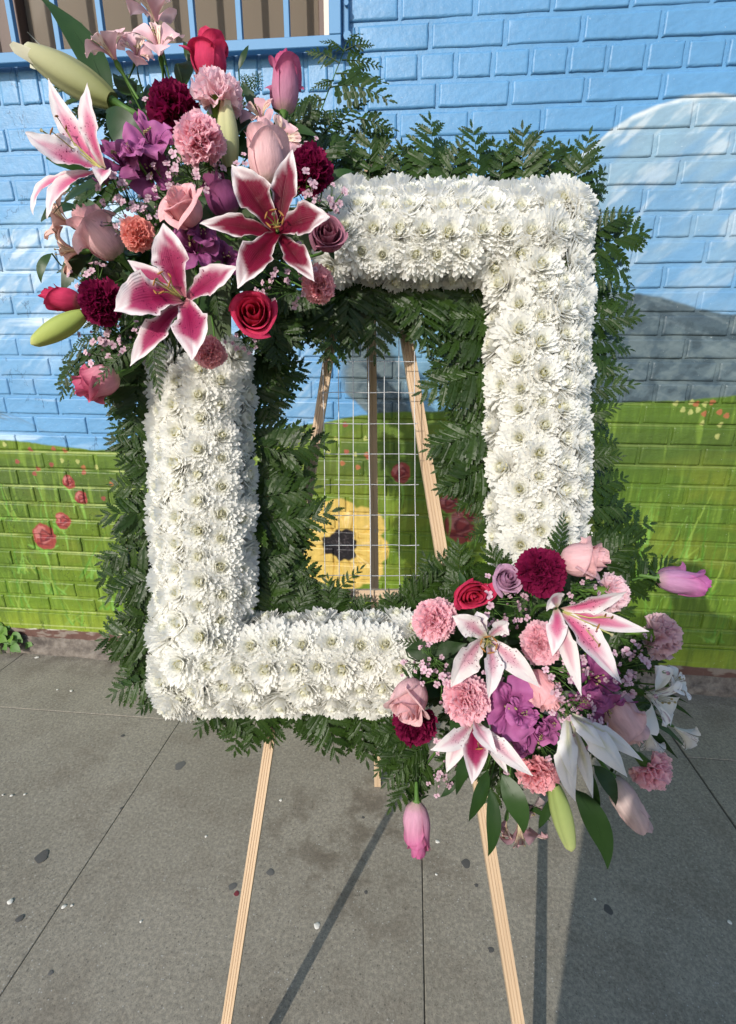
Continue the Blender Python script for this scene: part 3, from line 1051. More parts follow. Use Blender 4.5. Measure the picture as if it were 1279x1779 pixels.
PINNAE = [pinna_mesh(k) for k in range(5)]
PINNAE_SMALL = [pinna_mesh(20 + k, 3, .22) for k in range(4)]
PINNAE_LOOSE = [pinna_loose(k) for k in range(3)]


def fern(base, tip, label, group, width=1.0, droop=0.16, loose=False, pairs=7, face=None, cat='fern', start=0.16, small=False):
    """a frond from base to tip, its blade turned towards the viewer"""
    base, tip = Vector(base), Vector(tip)
    x = tip - base
    L = x.length
    x.normalize()
    n = (face if face is not None else (dirv(random.uniform(-.35, .35), random.uniform(-.2, .45), 1)))
    n = (n - n.dot(x) * x).normalized()
    y = n.cross(x)
    M_ = Matrix((x, y, n)).transposed().to_4x4()
    M_.translation = base
    def rach(s):
        return Vector((L * s, L * bendy * s * s, L * droop * 4 * s * (1 - s) * 0.5))
    bendy = random.uniform(-0.06, 0.06)
    mb = MB()
    mb.tube([rach(k / 6) for k in range(7)], [0.0011 * (1.15 - k / 6) for k in range(7)], n=4, cap=False)
    me = mb.build('fern_frond')
    fr = thing('fern_frond', label, cat, M_, group, me, M_FERN)
    pm = small and PINNAE_SMALL or (PINNAE_LOOSE if loose else PINNAE)
    for k in range(pairs):
        s = start + (0.95 - start) * k / pairs
        ln = L * 0.58 * width * (1 - s) ** 0.74 * (0.82 if k == 0 else 1.0) + L * 0.035
        for side in (1, -1):
            s2 = min(0.97, s + (0.025 if side > 0 else 0.0))
            ang = math.radians(62 - 26 * s) * side + random.gauss(0, 0.06)
            m = Matrix.Translation(rach(s2)) @ Matrix.Rotation(ang, 4, 'Z') @ Matrix.Rotation(random.gauss(0.04, 0.12), 4, 'Y') @ Matrix.Rotation(random.gauss(0, .20), 4, 'X') @ Matrix.Scale(ln * random.uniform(.92, 1.06), 4)
            part('leaflet', random.choice(pm), fr, M_FERN, m)
    m = Matrix.Translation(rach(0.93)) @ Matrix.Scale(L * 0.13, 4)
    part('leaflet', random.choice(pm), fr, M_FERN, m)
    return fr


def fern_px(b, t, zb, zt, label, group, **kw):
    return fern(at(b[0], b[1], zb), at(t[0], t[1], zt), label, group, **kw)


ZFERN = 0.722
FERNS = {
    'top': ('dark green fern frond rising behind the white top bar', 'fern frond rising behind the top edge', [
        ((600, 345), (560, 225), .9), ((640, 350), (650, 205), 1.0), ((618, 345), (600, 235), .9), ((690, 345), (700, 245), 1.0), ((745, 345), (742, 212), .95), ((790, 345), (757, 250), 1), ((770, 350), (800, 240), .9),
        ((828, 350), (823, 216), .95), ((880, 345), (862, 240), 1), ((905, 350), (912, 236), 1), ((940, 345), (962, 258), .9), ((985, 360), (1026, 236), 1.0), ((860, 345), (880, 255), .8), ((715, 350), (722, 262), .8),
        ((960, 345), (985, 262), .9), ((1010, 360), (1050, 300), .9), ((665, 345), (672, 238), .9)]),
    'right': ('dark green fern frond outside the right white bar', 'fern frond behind the right outer edge', [
        ((1005, 340), (1047, 345), .9), ((1010, 440), (1118, 405), 1.0), ((1010, 420), (1085, 372), .9), ((1005, 430), (1090, 490), 1.0), ((1005, 470), (1070, 500), .9), ((1010, 560), (1120, 545), 1.0), ((1010, 540), (1105, 505), .9),
        ((1010, 585), (1100, 610), .9), ((1008, 590), (1075, 660), .9), ((1010, 640), (1095, 640), .8), ((1005, 680), (1108, 665), .8), ((1005, 730), (1080, 705), .9), ((1005, 750), (1075, 770), .9), ((1005, 800), (1085, 790), .9),
        ((1005, 830), (1070, 850), .9), ((1005, 880), (1100, 880), 1), ((1005, 860), (1090, 825), .9), ((1010, 915), (1125, 905), 1), ((1010, 930), (1135, 960), .95)]),
    'left': ('dark green fern frond outside the left white bar', 'fern frond behind the left outer edge', [
        ((290, 700), (232, 722), .9), ((288, 760), (208, 690), .8), ((290, 790), (205, 740), 1), ((290, 800), (200, 772), 1), ((290, 830), (198, 800), 1), ((290, 850), (205, 845), 1), ((290, 870), (215, 880), 1), ((290, 895), (172, 892), 1.1),
        ((290, 910), (196, 935), 1), ((290, 930), (190, 975), 1.05), ((290, 980), (180, 1008), 1), ((290, 1000), (172, 1035), 1.05), ((290, 1020), (215, 1050), 1), ((290, 1060), (195, 1075), .9), ((290, 1090), (172, 1108), 1.15), ((290, 1120), (190, 1140), 1.0),
        ((290, 1130), (215, 1180), .95), ((290, 1165), (190, 1212), 1.1), ((300, 1190), (240, 1240), .95), ((295, 1150), (225, 1165), .9), ((290, 960), (215, 965), .9)]),
    'bottom': ('dark green fern frond under the bottom white bar', 'fern frond under the bottom edge', [
        ((400, 1200), (345, 1272), .9), ((430, 1200), (405, 1300), 1), ((460, 1195), (432, 1308), .9), ((480, 1195), (478, 1300), 1), ((510, 1200), (545, 1288), .9), ((550, 1195), (590, 1318), 1), ((575, 1195), (640, 1300), 1), ((620, 1195), (640, 1320), .9),
        ((600, 1200), (690, 1285), 1), ((650, 1195), (700, 1330), 1.0), ((380, 1205), (430, 1285), .8), ((530, 1200), (560, 1300), .8)]),
    'inner left': ('black-green fern frond on the left inside the opening', 'fern frond on the left inside the opening', [
        ((425, 600), (500, 560), .9), ((425, 650), (520, 628), 1), ((425, 690), (535, 632), 1), ((425, 720), (510, 690), 1), ((425, 740), (508, 745), .95), ((425, 770), (500, 790), .9), ((430, 790), (578, 776), .85), ((425, 850), (545, 808), 1), ((425, 870), (556, 850), 1),
        ((425, 890), (535, 885), 1), ((425, 910), (552, 900), 1), ((425, 930), (590, 888), .8), ((425, 950), (548, 935), 1), ((430, 980), (530, 960), 1), ((430, 990), (552, 985), 1), ((430, 1015), (560, 1000), 1), ((440, 1040), (555, 1020), 1.0), ((425, 820), (500, 840), .9), ((425, 620), (490, 650), 1), ((440, 560), (510, 600), 1.1)]),
    'inner right': ('glossy fern frond on the right inside the opening', 'fern frond on the right inside the opening', [
        ((860, 560), (760, 560), 1), ((860, 590), (735, 610), 1), ((860, 620), (745, 640), 1.1), ((860, 640), (725, 690), 1.05), ((860, 660), (760, 690), 1), ((860, 690), (775, 720), 1), ((860, 720), (790, 745), 1), ((860, 750), (735, 785), 1.1), ((860, 765), (752, 815), 1),
        ((860, 800), (770, 850), 1), ((860, 830), (755, 850), .9), ((860, 860), (790, 885), .9), ((860, 890), (820, 905), .8), ((860, 780), (790, 770), 1), ((860, 920), (810, 935), .8)]),
    'inner top': ('green fern frond hanging at the top of the opening', 'fern frond hanging at the top of the opening', [
        ((590, 470), (570, 638), .95), ((610, 470), (600, 610), .9), ((560, 480), (545, 590), 1), ((640, 470), (658, 560), .9), ((660, 475), (650, 628), .9), ((690, 470), (680, 590), .9), ((710, 470), (705, 560), .9), ((720, 470), (735, 615), 1), ((750, 470), (715, 600), 1),
        ((770, 470), (775, 590), 1), ((800, 480), (760, 560), 1), ((820, 480), (800, 610), 1.1), ((840, 490), (790, 560), 1), ((850, 500), (820, 640), 1), ((620, 480), (700, 545), .8), ((530, 500), (520, 600), 1), ((500, 500), (480, 610), 1.1)]),
    'inner bottom': ('glossy fern frond at the bottom of the opening', 'fern frond at the bottom of the opening', [
        ((450, 1085), (500, 980), 1), ((480, 1085), (470, 1000), 1), ((500, 1085), (545, 1010), 1), ((540, 1085), (520, 1000), 1), ((560, 1090), (600, 1025), 1), ((580, 1090), (565, 1000), .9), ((610, 1095), (640, 1035), 1), ((640, 1095), (610, 1035), .9), ((660, 1095), (710, 1030), 1),
        ((690, 1095), (680, 1025), 1), ((710, 1095), (755, 1000), 1), ((740, 1095), (720, 1000), 1), ((750, 1080), (775, 960), .9), ((780, 1060), (740, 960), .9), ((800, 1050), (800, 940), .9), ((690, 1060), (770, 1000), .9), ((560, 1050), (632, 985), .5)]),
}
for key, (lab, grp, lst) in FERNS.items():
    inner = key.startswith('inner')
    across = key in ('top', 'bottom', 'inner top', 'inner bottom')
    lst = sorted(lst, key=lambda e: e[1][0] if across else e[1][1])
    for rank, (bb, tt, w) in enumerate(lst):
        ex = random.choice((0.96, 1.0, 1.0, 1.08, 1.18)) if not inner else 1.0
        tt = (bb[0] + (tt[0] - bb[0]) * ex, bb[1] + (tt[1] - bb[1]) * ex)
        zb = ZFERN - 0.004 + random.uniform(-.008, .008)
        zt = zb + random.uniform(-0.035, 0.03) if not inner else 0.712 + random.uniform(-.012, .012)
        fern_px(bb, tt, zb, zt, lab + ', %s from the %s' % (ORD[rank], 'left' if across else 'top'), grp, width=w * random.uniform(.92, 1.12), droop=random.uniform(.05, .22), pairs=6 if not inner else 7)

# fronds of the two bouquets
def branched(stem, branches, z, label, small=True, width=.62):
    """a big loose frond: stalk, side branches (parts) and their leaflets (sub-parts)"""
    p0 = at(*stem[0], z)
    mb = MB()
    mb.tube([at(*s, z + .004 * k) - p0 for k, s in enumerate(stem)], [.0013, .0011, .0009, .0007, .0005][:len(stem)], n=5)
    main = thing('fern_frond', label, 'fern', Matrix.Translation(p0), None, mb.build('fern_frond'), M_STEM)
    for k, (b_, t_) in enumerate(branches):
        o = fern_px(b_, t_, z + .006, z + .006 + random.uniform(-.012, .016), '', None, width=width, pairs=7, droop=random.uniform(.1, .3), small=small, start=.12)
        for key in ('label', 'category'):
            del o[key]
        o.name = 'branch'
        w_ = o.matrix_world.copy()
        o.parent = main
        o.matrix_local = main.matrix_world.inverted() @ w_
    return main


branched([(512, 318), (538, 250), (566, 170), (590, 108), (606, 66)],
         [((600, 88), (648, 80)), ((594, 104), (662, 118)), ((584, 128), (671, 146)), ((573, 152), (683, 184)), ((598, 90), (556, 74)), ((590, 110), (533, 92)), ((580, 140), (540, 158)), ((566, 172), (512, 200)), ((603, 76), (630, 60)), ((560, 190), (600, 235))], .690,
         'tall branching fern frond right of the lavender rosebud under the window corner')
branched([(500, 330), (530, 270), (575, 222), (640, 200)], [((535, 266), (560, 200)), ((560, 235), (600, 190)), ((590, 216), (640, 178)), ((620, 206), (690, 226)), ((555, 240), (620, 262)), ((520, 285), (590, 290))], .687,
         'low branching fern frond arching right below the tall one')
branched([(235, 560), (200, 585), (160, 608), (120, 640)], [((195, 588), (145, 660)), ((170, 602), (128, 690)), ((140, 622), (104, 692)), ((185, 592), (130, 600)), ((160, 608), (110, 625)), ((210, 578), (172, 640))], .648,
         'loose branching fern frond drooping left of the pink-lavender rosebud', width=.7)
fern_px((420, 175), (455, 130), .69, .70, 'small fern tip between the pale carnation and the lavender rosebud', None, width=.9, loose=True, pairs=6)
fern_px((250, 590), (165, 668), .60, .595, 'slender fern frond lying across the pink-lavender rosebud', None, width=.42, pairs=9)
fern_px((270, 575), (282, 690), .60, .602, 'fern frond hanging in front of the top of the left white bar', None, width=.5, pairs=9)
fern_px((375, 500), (395, 588), .60, .602, 'fern tip hanging beside the red rose under the lily', None, width=.5, pairs=8)
fern_px((960, 980), (978, 893), .600, .61, 'upright fern tip in front of the right white bar, above the burgundy carnation', None, width=.6, pairs=8)
fern_px((1050, 1030), (1172, 975), .65, .66, 'fern frond reaching right towards the lavender rosebud', None, width=.7, pairs=10)
fern_px((745, 1120), (690, 1112), .618, .612, 'small dark fern tip lying on the white bloom left of the pink carnation', None, width=.6, pairs=6)
G2 = 'fern frond filling the upper left bouquet'
L2 = 'dark fern frond deep between the blooms of the upper left bouquet'
for (bb, tt) in (((260, 200), (160, 215)), ((280, 220), (110, 150)), ((330, 330), (240, 380)), ((300, 420), (110, 470)), ((320, 460), (420, 470)), ((400, 420), (520, 470)), ((450, 460), (560, 540)), ((420, 500), (520, 600)), ((460, 500), (480, 640)), ((300, 480), (150, 560)),
                 ((350, 480), (210, 620)), ((240, 560), (215, 720)), ((300, 560), (245, 660)), ((420, 260), (400, 160)), ((460, 330), (560, 250)), ((500, 330), (600, 240)), ((470, 250), (560, 190)), ((330, 250), (200, 290)), ((240, 330), (110, 330)), ((420, 330), (330, 240)),
                 ((250, 440), (200, 520)), ((430, 450), (340, 430)), ((520, 380), (600, 330)), ((250, 600), (235, 760))):
    fern_px(bb, tt, .685 + random.uniform(-.01, .01), .672 + random.uniform(-.015, .015), L2, G2, width=1.1, pairs=8)
G3 = 'fern frond filling the lower right bouquet'
L3 = 'dark fern frond deep between the blooms of the lower right bouquet'
for (bb, tt) in (((900, 1080), (780, 1000)), ((880, 1060), (850, 950)), ((900, 1080), (1000, 1040)), ((950, 1100), (1100, 1060)), ((960, 1150), (1120, 1120)), ((900, 1150), (800, 1130)), ((860, 1200), (720, 1180)), ((960, 1050), (1060, 1010)), ((850, 1250), (760, 1330)),
                 ((880, 1280), (850, 1400)), ((930, 1280), (960, 1380)), ((980, 1250), (1080, 1300)), ((1000, 1200), (1140, 1240)), ((820, 1150), (900, 1180)), ((1000, 1000), (1100, 940)), ((960, 1230), (900, 1330)), ((820, 1080), (740, 1040)), ((1020, 1120), (1150, 1150)), ((980, 1000), (1090, 985))):
    fern_px(bb, tt, .675 + random.uniform(-.01, .01), .655 + random.uniform(-.015, .015), L3, G3, width=1.1, pairs=8)
G4 = 'bright fern fronds below the blush rose'
L4 = 'green fern frond under the blush rose over the sidewalk'
for rank, (bb, tt, w) in enumerate((((720, 1265), (650, 1345), .8), ((730, 1275), (655, 1300), .8), ((740, 1290), (665, 1365), .8), ((745, 1300), (680, 1412), .75), ((750, 1280), (690, 1330), .8), ((720, 1260), (640, 1282), .8), ((745, 1310), (715, 1400), .7))):
    fern_px(bb, tt, .655, .64, L4 + ', tip %s from the top' % ORD[(3, 1, 4, 6, 2, 0, 5)[rank]], G4, width=w, pairs=8)

# ------------------------------------------------------------------ broad leaves and buds
def stem_back(root, rad=.0016, mat=None):
    """stem from a bloom back into the foam of its bouquet"""
    M_ = root.matrix_world
    p = M_.translation.copy()
    px, py = to_px(p)
    hub = (345, 390, .682) if px + py < 1250 and py < 720 else (900, 1150, .680)
    q = at(px + (hub[0] - px) * .62, py + (hub[1] - py) * .62, hub[2])
    back = -(M_.to_3x3() @ Vector((0, 0, 1))).normalized()
    L = (q - p).length
    c = p + back * L * .30 - F * -.02
    inv = M_.inverted()
    s_ = M_.to_scale().x
    pts = [inv @ ((1 - t) ** 2 * p + 2 * t * (1 - t) * c + t * t * q) for t in (0, .2, .4, .6, .8, 1)]
    mb = MB()
    mb.tube(pts, rad / s_, n=6)
    part('long_stem', mb.build('long_stem'), root, mat or M_STEM)


def leaf_mesh(name, p0, p1, w, bend, normal, fold=0.18, n=12, blunt=0.0, twist=0.0):
    """pointed lance leaf from p0 to p1"""
    p0, p1, bend = Vector(p0), Vector(p1), Vector(bend)
    P_ = np.zeros((n, 5, 3))
    for i in range(n):
        t = i / (n - 1)
        p = p0.lerp(p1, t) + bend * 4 * t * (1 - t)
        d = ((p1 - p0) + bend * 4 * (1 - 2 * t)).normalized()
        s = d.cross(Vector(normal)).normalized()
        s = Matrix.Rotation(twist * t, 3, d) @ s
        nn = s.cross(d)
        ww = w * 0.5 * (math.sin(math.pi * t ** 0.78) ** (0.85 if t < .45 else 1.05) + .02)
        for k in range(5):
            a = (k - 2) / 2
            P_[i, k] = p + s * ww * a + nn * fold * ww * (abs(a) - 0.5 * a * a) + nn * 0.02 * w * math.sin(t * 17 + k)
    mb = MB()
    mb.grid(P_)
    return mb


def broad_leaf(b_, t_, zb, zt, wpx, label, group=None, mat=None, bend=(0, 0, 0), name='leaf', stem=True, face=(0, .1, 1), twist=0.0):
    p0, p1 = at(*b_, zb), at(*t_, zt)
    w = wpx * (zb + zt) / 2 / FX
    bd = bend[0] / FX * zb * R + bend[1] / FX * zb * U - bend[2] * F
    mb = leaf_mesh(name, p0 - p0, p1 - p0, w, bd, dirv(*face), twist=twist)
    mb.tube([Vector((0, 0, 0)), (p1 - p0) * .33 + bd * .9, (p1 - p0) * .66 + bd * .9], [w * .03, w * .022, w * .008], n=4, cap=False)
    return thing(name, label, 'leaf', Matrix.Translation(p0), group, mb.build(name), mat or M_LEAF)


BL = [((560, 330), (618, 300), .625, .62, 18, 'narrow dark leaf over the start of the white top bar', (0, 4, .01)),
      ((90, 440), (72, 492), .62, .62, 16, 'narrow green leaf under the peach blooms at the far left', (-4, 0, .005)),
      ((340, 120), (318, 72), .66, .66, 16, 'narrow green leaf left of the topmost rose', (0, 0, .005)),
      ((415, 120), (432, 78), .66, .66, 12, 'thin green leaf right of the topmost rose', (3, 0, .005)),
      ((1085, 1160), (1150, 1150), .62, .62, 14, 'narrow leaf pointing right between the two profile carnations', (0, 4, .005)),
      ((960, 1385), (936, 1440), .60, .60, 16, 'narrow green leaf left of the hanging green bud', (-4, 0, .005)),
      ((192, 178), (66, -8), .655, .66, 46, 'long dark pointed lily leaf crossing the window corner at the top left', (14, 12, 0)),
      ((262, 268), (184, 196), .60, .60, 52, 'broad dark leaf between the speckled lily and the purple blooms', (-8, 4, .01)),
      ((196, 312), (92, 372), .575, .58, 26, 'narrow dark leaf under the left-facing lily', (0, 14, .0)),
      ((290, 240), (248, 190), .62, .60, 42, 'broad green leaf below the burgundy carnation at the top', (0, 0, .01)),
      ((165, 425), (108, 512), .63, .62, 34, 'green leaf left of the lower burgundy carnation', (0, 0, .01)),
      ((390, 250), (445, 205), .64, .62, 26, 'green leaf beside the cream lily bud', (0, 0, .01)),
      ((450, 200), (420, 140), .65, .65, 18, 'slim dark leaf behind the pale carnation', (0, 0, 0)),
      ((470, 235), (555, 240), .64, .62, 22, 'pointed green leaf right of the blush rosebud', (0, 4, .01)),
      ((315, 150), (340, 105), .66, .66, 42, 'round green leaf left of the hot pink rose', (0, 0, .01)),
      ((235, 165), (196, 128), .65, .65, 34, 'green leaf under the pink striped blooms', (0, 0, 0)),
      ((180, 150), (138, 34), .67, .67, 8, 'thin dark grassy leaf in front of the window', (8, 0, 0)),
      ((505, 180), (515, 135), .645, .64, 12, 'narrow sepal-like leaf right of the lavender rosebud', (4, 0, 0)),
      ((1000, 1372), (1056, 1510), .60, .60, 40, 'long dark pointed leaf hanging lowest on the right', (10, 6, .005)),
      ((1032, 1330), (1070, 1402), .575, .57, 28, 'green leaf lying on the white drooping lily', (6, 4, .005)),
      ((848, 1338), (814, 1428), .60, .585, 27, 'green lance leaf hanging left of the right easel leg', (-4, 0, .01)),
      ((852, 1370), (848, 1488), .585, .575, 25, 'green pointed leaf hanging over the top of the right easel leg', (4, 0, .01)),
      ((872, 1345), (910, 1448), .585, .575, 38, 'broad green leaf hanging below the pink carnation at the bottom', (4, 4, .01)),
      ((812, 1300), (793, 1382), .60, .59, 24, 'dark leaf left of the lowest speckled lily', (-4, 0, .01)),
      ((705, 1128), (812, 1118), .605, .60, 40, 'dark green leaf lying under the pink carnation beside the white bar', (0, -6, .0)),
      ((800, 1340), (765, 1385), .61, .60, 14, 'small dark leaf curling left of the hanging leaves', (0, -6, 0)),
      ((905, 1400), (958, 1428), .61, .61, 10, 'thin dark leaf at the bottom between the bud and the striped bloom', (0, 6, 0)),
      ((960, 1100), (930, 1072), .62, .60, 26, 'bright green leaf under the burgundy carnation at the right', (0, 0, .01)),
      ((1010, 1000), (1048, 1040), .63, .62, 24, 'pointed green leaf under the large blush rose', (0, 0, .01)),
      ((1020, 1330), (1042, 1428), .61, .61, 12, 'narrow dark leaf beside the white drooping lily', (4, 0, 0)),
      ((1110, 1245), (1178, 1318), .60, .60, 14, 'slender green leaf under the white striped blooms', (0, 0, 0)),
      ((1100, 1235), (1192, 1300), .598, .60, 12, 'long grassy leaf just above the slender green leaf at the right', (4, 6, 0)),
      ((1150, 1215), (1204, 1248), .605, .61, 7, 'thin grassy blade pointing right from the white striped blooms', (0, 4, 0)),
      ((1140, 1200), (1196, 1222), .61, .615, 5, 'thinnest grassy blade at the far right of the lower bouquet', (0, 2, 0)),
      ((870, 1010), (862, 985), .60, .60, 12, 'small leaf above the little lavender rose', (0, 0, 0))]
for q in BL:
    lf = broad_leaf(*q[:6], bend=q[6], twist=random.uniform(-.9, .9))
    stem_back(lf, .0010)
for (n, cx, cy, rr, z0, lab, grp) in ((46, 330, 360, 190, .668, 'dark leaf deep between the blooms of the upper left bouquet', 'leaves filling the upper left bouquet'),
                                     (36, 920, 1170, 150, .650, 'dark leaf deep between the blooms of the lower right bouquet', 'leaves filling the lower right bouquet')):
    for k in range(n):
        a, r_ = random.uniform(0, 6.28), rr * math.sqrt(random.random())
        x, y = cx + r_ * math.cos(a) * 1.0, cy + r_ * math.sin(a)
        t = random.uniform(0, 6.28)
        ln = random.uniform(50, 95)
        broad_leaf((x, y), (x + ln * math.cos(t), y + ln * math.sin(t)), z0 + random.uniform(-.01, .02), z0 + random.uniform(-.02, .012), random.uniform(24, 42), lab, grp, face=(random.uniform(-.4, .4), random.uniform(-.2, .5), 1), bend=(0, 0, .01))


def bud(b_, t_, zb, zt, wpx, label, c0, c1, ctip, split=0.0):
    """closed lily bud: three fused ribs from base to tip"""
    p0, p1 = at(*b_, zb), at(*t_, zt)
    L = (p1 - p0).length
    w = wpx * (zb + zt) / 2 / FX / 2
    M_ = frame(p0, p1 - p0, random.uniform(0, 2))
    root = thing('lily_bud', label, 'lily bud', M_)
    body = MB()
    n, m_ = 26, 36
    P_ = np.zeros((n, m_ + 1, 3))
    C_ = np.zeros((n, m_ + 1, 3))
    c0, c1, ctip = map(np.array, (c0, c1, ctip))
    for i in range(n):
        t = i / (n - 1)
        rad = w * (0.16 + 0.84 * math.sin(math.pi * min(1, (t * 0.86 + 0.07))) ** 0.72) * (1 - 0.25 * t)
        if t > .93:
            rad *= max(.05, (1 - t) / .07) ** .5
        for k in range(m_ + 1):
            a = 2 * math.pi * k / m_
            g = 1 - 0.13 * (abs(math.cos(1.5 * a)) ** 10) + 0.03 * math.cos(3 * a)
            P_[i, k] = (rad * g * math.cos(a), rad * g * math.sin(a), L * t)
            C_[i, k] = (c0 * (1 - t) + c1 * t) * (0.8 + .2 * (abs(math.sin(1.5 * a)) ** .5))
            if t > .85:
                q = (t - .85) / .15
                C_[i, k] = C_[i, k] * (1 - q) + ctip * q
    body.grid(P_, C_)
    part('bud_body', body.build('bud_body'), root, M_PETAL)
    if split:
        for k in range(3):
            mb = MB()
            P_ = np.zeros((6, 5, 3))
            a0 = 2.1 * k + .5
            for i in range(6):
                t = i / 5
                for j in range(5):
                    a = a0 + (j - 2) * .35 * (1 - .55 * t)
                    rad = w * (.50 + .28 * t)
                    P_[i, j] = (rad * math.cos(a), rad * math.sin(a), L * (.80 + split * t) - .02 * L * abs(j - 2))
            mb.grid(P_, tuple(ctip))
            part('petal_tip', mb.build('petal_tip'), root, M_PETAL)
    mb = MB()
    mb.tube([(0, 0, 0.002), (0, 0.001, -L * .12), (0, 0.004, -L * .3)], [w * .26, w * .17, w * .15], n=8)
    part('stem', mb.build('stem'), root, M_STEM)
    stem_back(root, .0018)


bud((196, 176), (42, 84), .60, .60, 64, 'large cream-green lily bud opening at its tip, below the window', (0.22, 0.24, 0.09), (0.46, 0.45, 0.27), (0.62, 0.60, 0.46), .22)
bud((146, 546), (54, 598), .575, .57, 42, 'closed yellow-green lily bud pointing down left beside the hot pink rose', (0.33, 0.42, 0.10), (0.44, 0.50, 0.14), (0.55, 0.56, 0.22))
bud((400, 296), (392, 172), .575, .58, 42, 'upright cream lily bud between the pink carnation and the blush rosebud', (0.40, 0.42, 0.17), (0.62, 0.60, 0.36), (0.70, 0.66, 0.48), .12)
bud((962, 1362), (993, 1479), .575, .57, 42, 'closed green lily bud hanging between the pink carnation and the long dark leaf', (0.26, 0.34, 0.10), (0.40, 0.46, 0.18), (0.48, 0.52, 0.22))

# ------------------------------------------------------------------ lilies
def lily_petal(p0, pm, p1, w, toward, pal, spots, wave, name='petal', broad=.42, seed=0, cup=.35):
    """petal along a curve p0, pm, p1; pal = colours (heart, mid, edge), toward = the face direction"""
    p0, pm, p1 = Vector(p0), Vector(pm), Vector(p1)
    g = random.Random(seed)
    n, m_ = 30, 17
    vs, cs, uv, sp = [], [], [], []
    c_heart, c_mid, c_edge, c_base = (np.array(c) for c in pal[:4])
    cw, ce_ = pal[4]
    ph = g.uniform(0, 6)
    for i in range(n):
        t = i / (n - 1)
        p = (1 - t) ** 2 * p0 + 2 * t * (1 - t) * pm + t * t * p1
        d = (2 * (1 - t) * (pm - p0) + 2 * t * (p1 - pm)).normalized()
        f = Vector(toward)
        f = (f - f.dot(d) * d)
        f = f.normalized() if f.length > 1e-4 else Vector((0, 0, 1))
        s = d.cross(f).normalized()
        prof = (0.22 + 0.78 * math.sin(math.pi * min(1, t / (2 * broad)) / 1.0 * 0.5) if t < broad else 1.0 * (math.cos((t - broad) / (1 - broad) * math.pi / 2)) ** 0.95)
        hw = w * 0.5 * max(prof, 0.03)
        for k in range(m_):
            a = 2 * k / (m_ - 1) - 1
            edge = abs(a)
            fr_ = 1.5 * wave * w * edge ** 3 * (math.sin(t * 19 + ph + (2 if a > 0 else 0)) + .6 * math.sin(t * 41 + ph)) * min(1, t * 5) * (1 - t * .55)
            up = cup * hw * (a * a - .25) * (1.15 - .7 * t) - 0.10 * hw * math.exp(-(a / .12) ** 2) + fr_
            vs.append(p + s * hw * (a + .0) + f * up)
            uv.append((k / (m_ - 1), t))
            nz_ = .07 * math.sin(t * 13 + ph + a * 3) + .05 * math.sin(t * 29 + a * 7 + ph)
            core = max(0.0, 1 - (edge / max(.05, cw + nz_ - .75 * max(0, t - .45))) ** ce_) * max(0, min(1, 1 - (t - (.40 + .20 * cw) + nz_) / .33))
            core = max(0, min(1, core * 1.35))
            c = c_edge * (1 - core) + c_mid * core
            hh = core * math.exp(-((t - .32) / .34) ** 2) * (0.35 + .65 * math.exp(-(a / .5) ** 2))
            c = c * (1 - hh) + c_heart * hh
            bb = max(0, 1 - t / .16)
            c = c * (1 - bb) + c_base * bb
            cs.append(c)
            sp.append(spots * max(0, min(1, (t - .08) / .08)) * max(0, min(1, (.66 - t) / .1)) * max(0, min(1, (.93 - edge) / .1)))
    fs = [(i * m_ + k, (i + 1) * m_ + k, (i + 1) * m_ + k + 1, i * m_ + k + 1) for i in range(n - 1) for k in range(m_ - 1)]
    return vs, fs, cs, uv, sp


DEEP = ((0.085, 0.0015, 0.010), (0.20, 0.004, 0.033), (0.82, 0.74, 0.74), (0.13, 0.003, 0.015), (1.04, 5.0))
MID = ((0.24, 0.006, 0.055), (0.40, 0.05, 0.14), (0.80, 0.72, 0.73), (0.50, 0.20, 0.22), (.95, 2.8))
SOFT = ((0.62, 0.11, 0.24), (0.70, 0.34, 0.44), (0.80, 0.74, 0.74), (0.62, 0.50, 0.36), (.80, 1.7))
PALE = ((0.62, 0.30, 0.38), (0.74, 0.56, 0.60), (0.80, 0.75, 0.74), (0.60, 0.56, 0.34), (.62, 1.5))
WHITE = ((0.66, 0.66, 0.44), (0.76, 0.75, 0.70), (0.80, 0.79, 0.76), (0.50, 0.55, 0.25), (.5, 1.5))


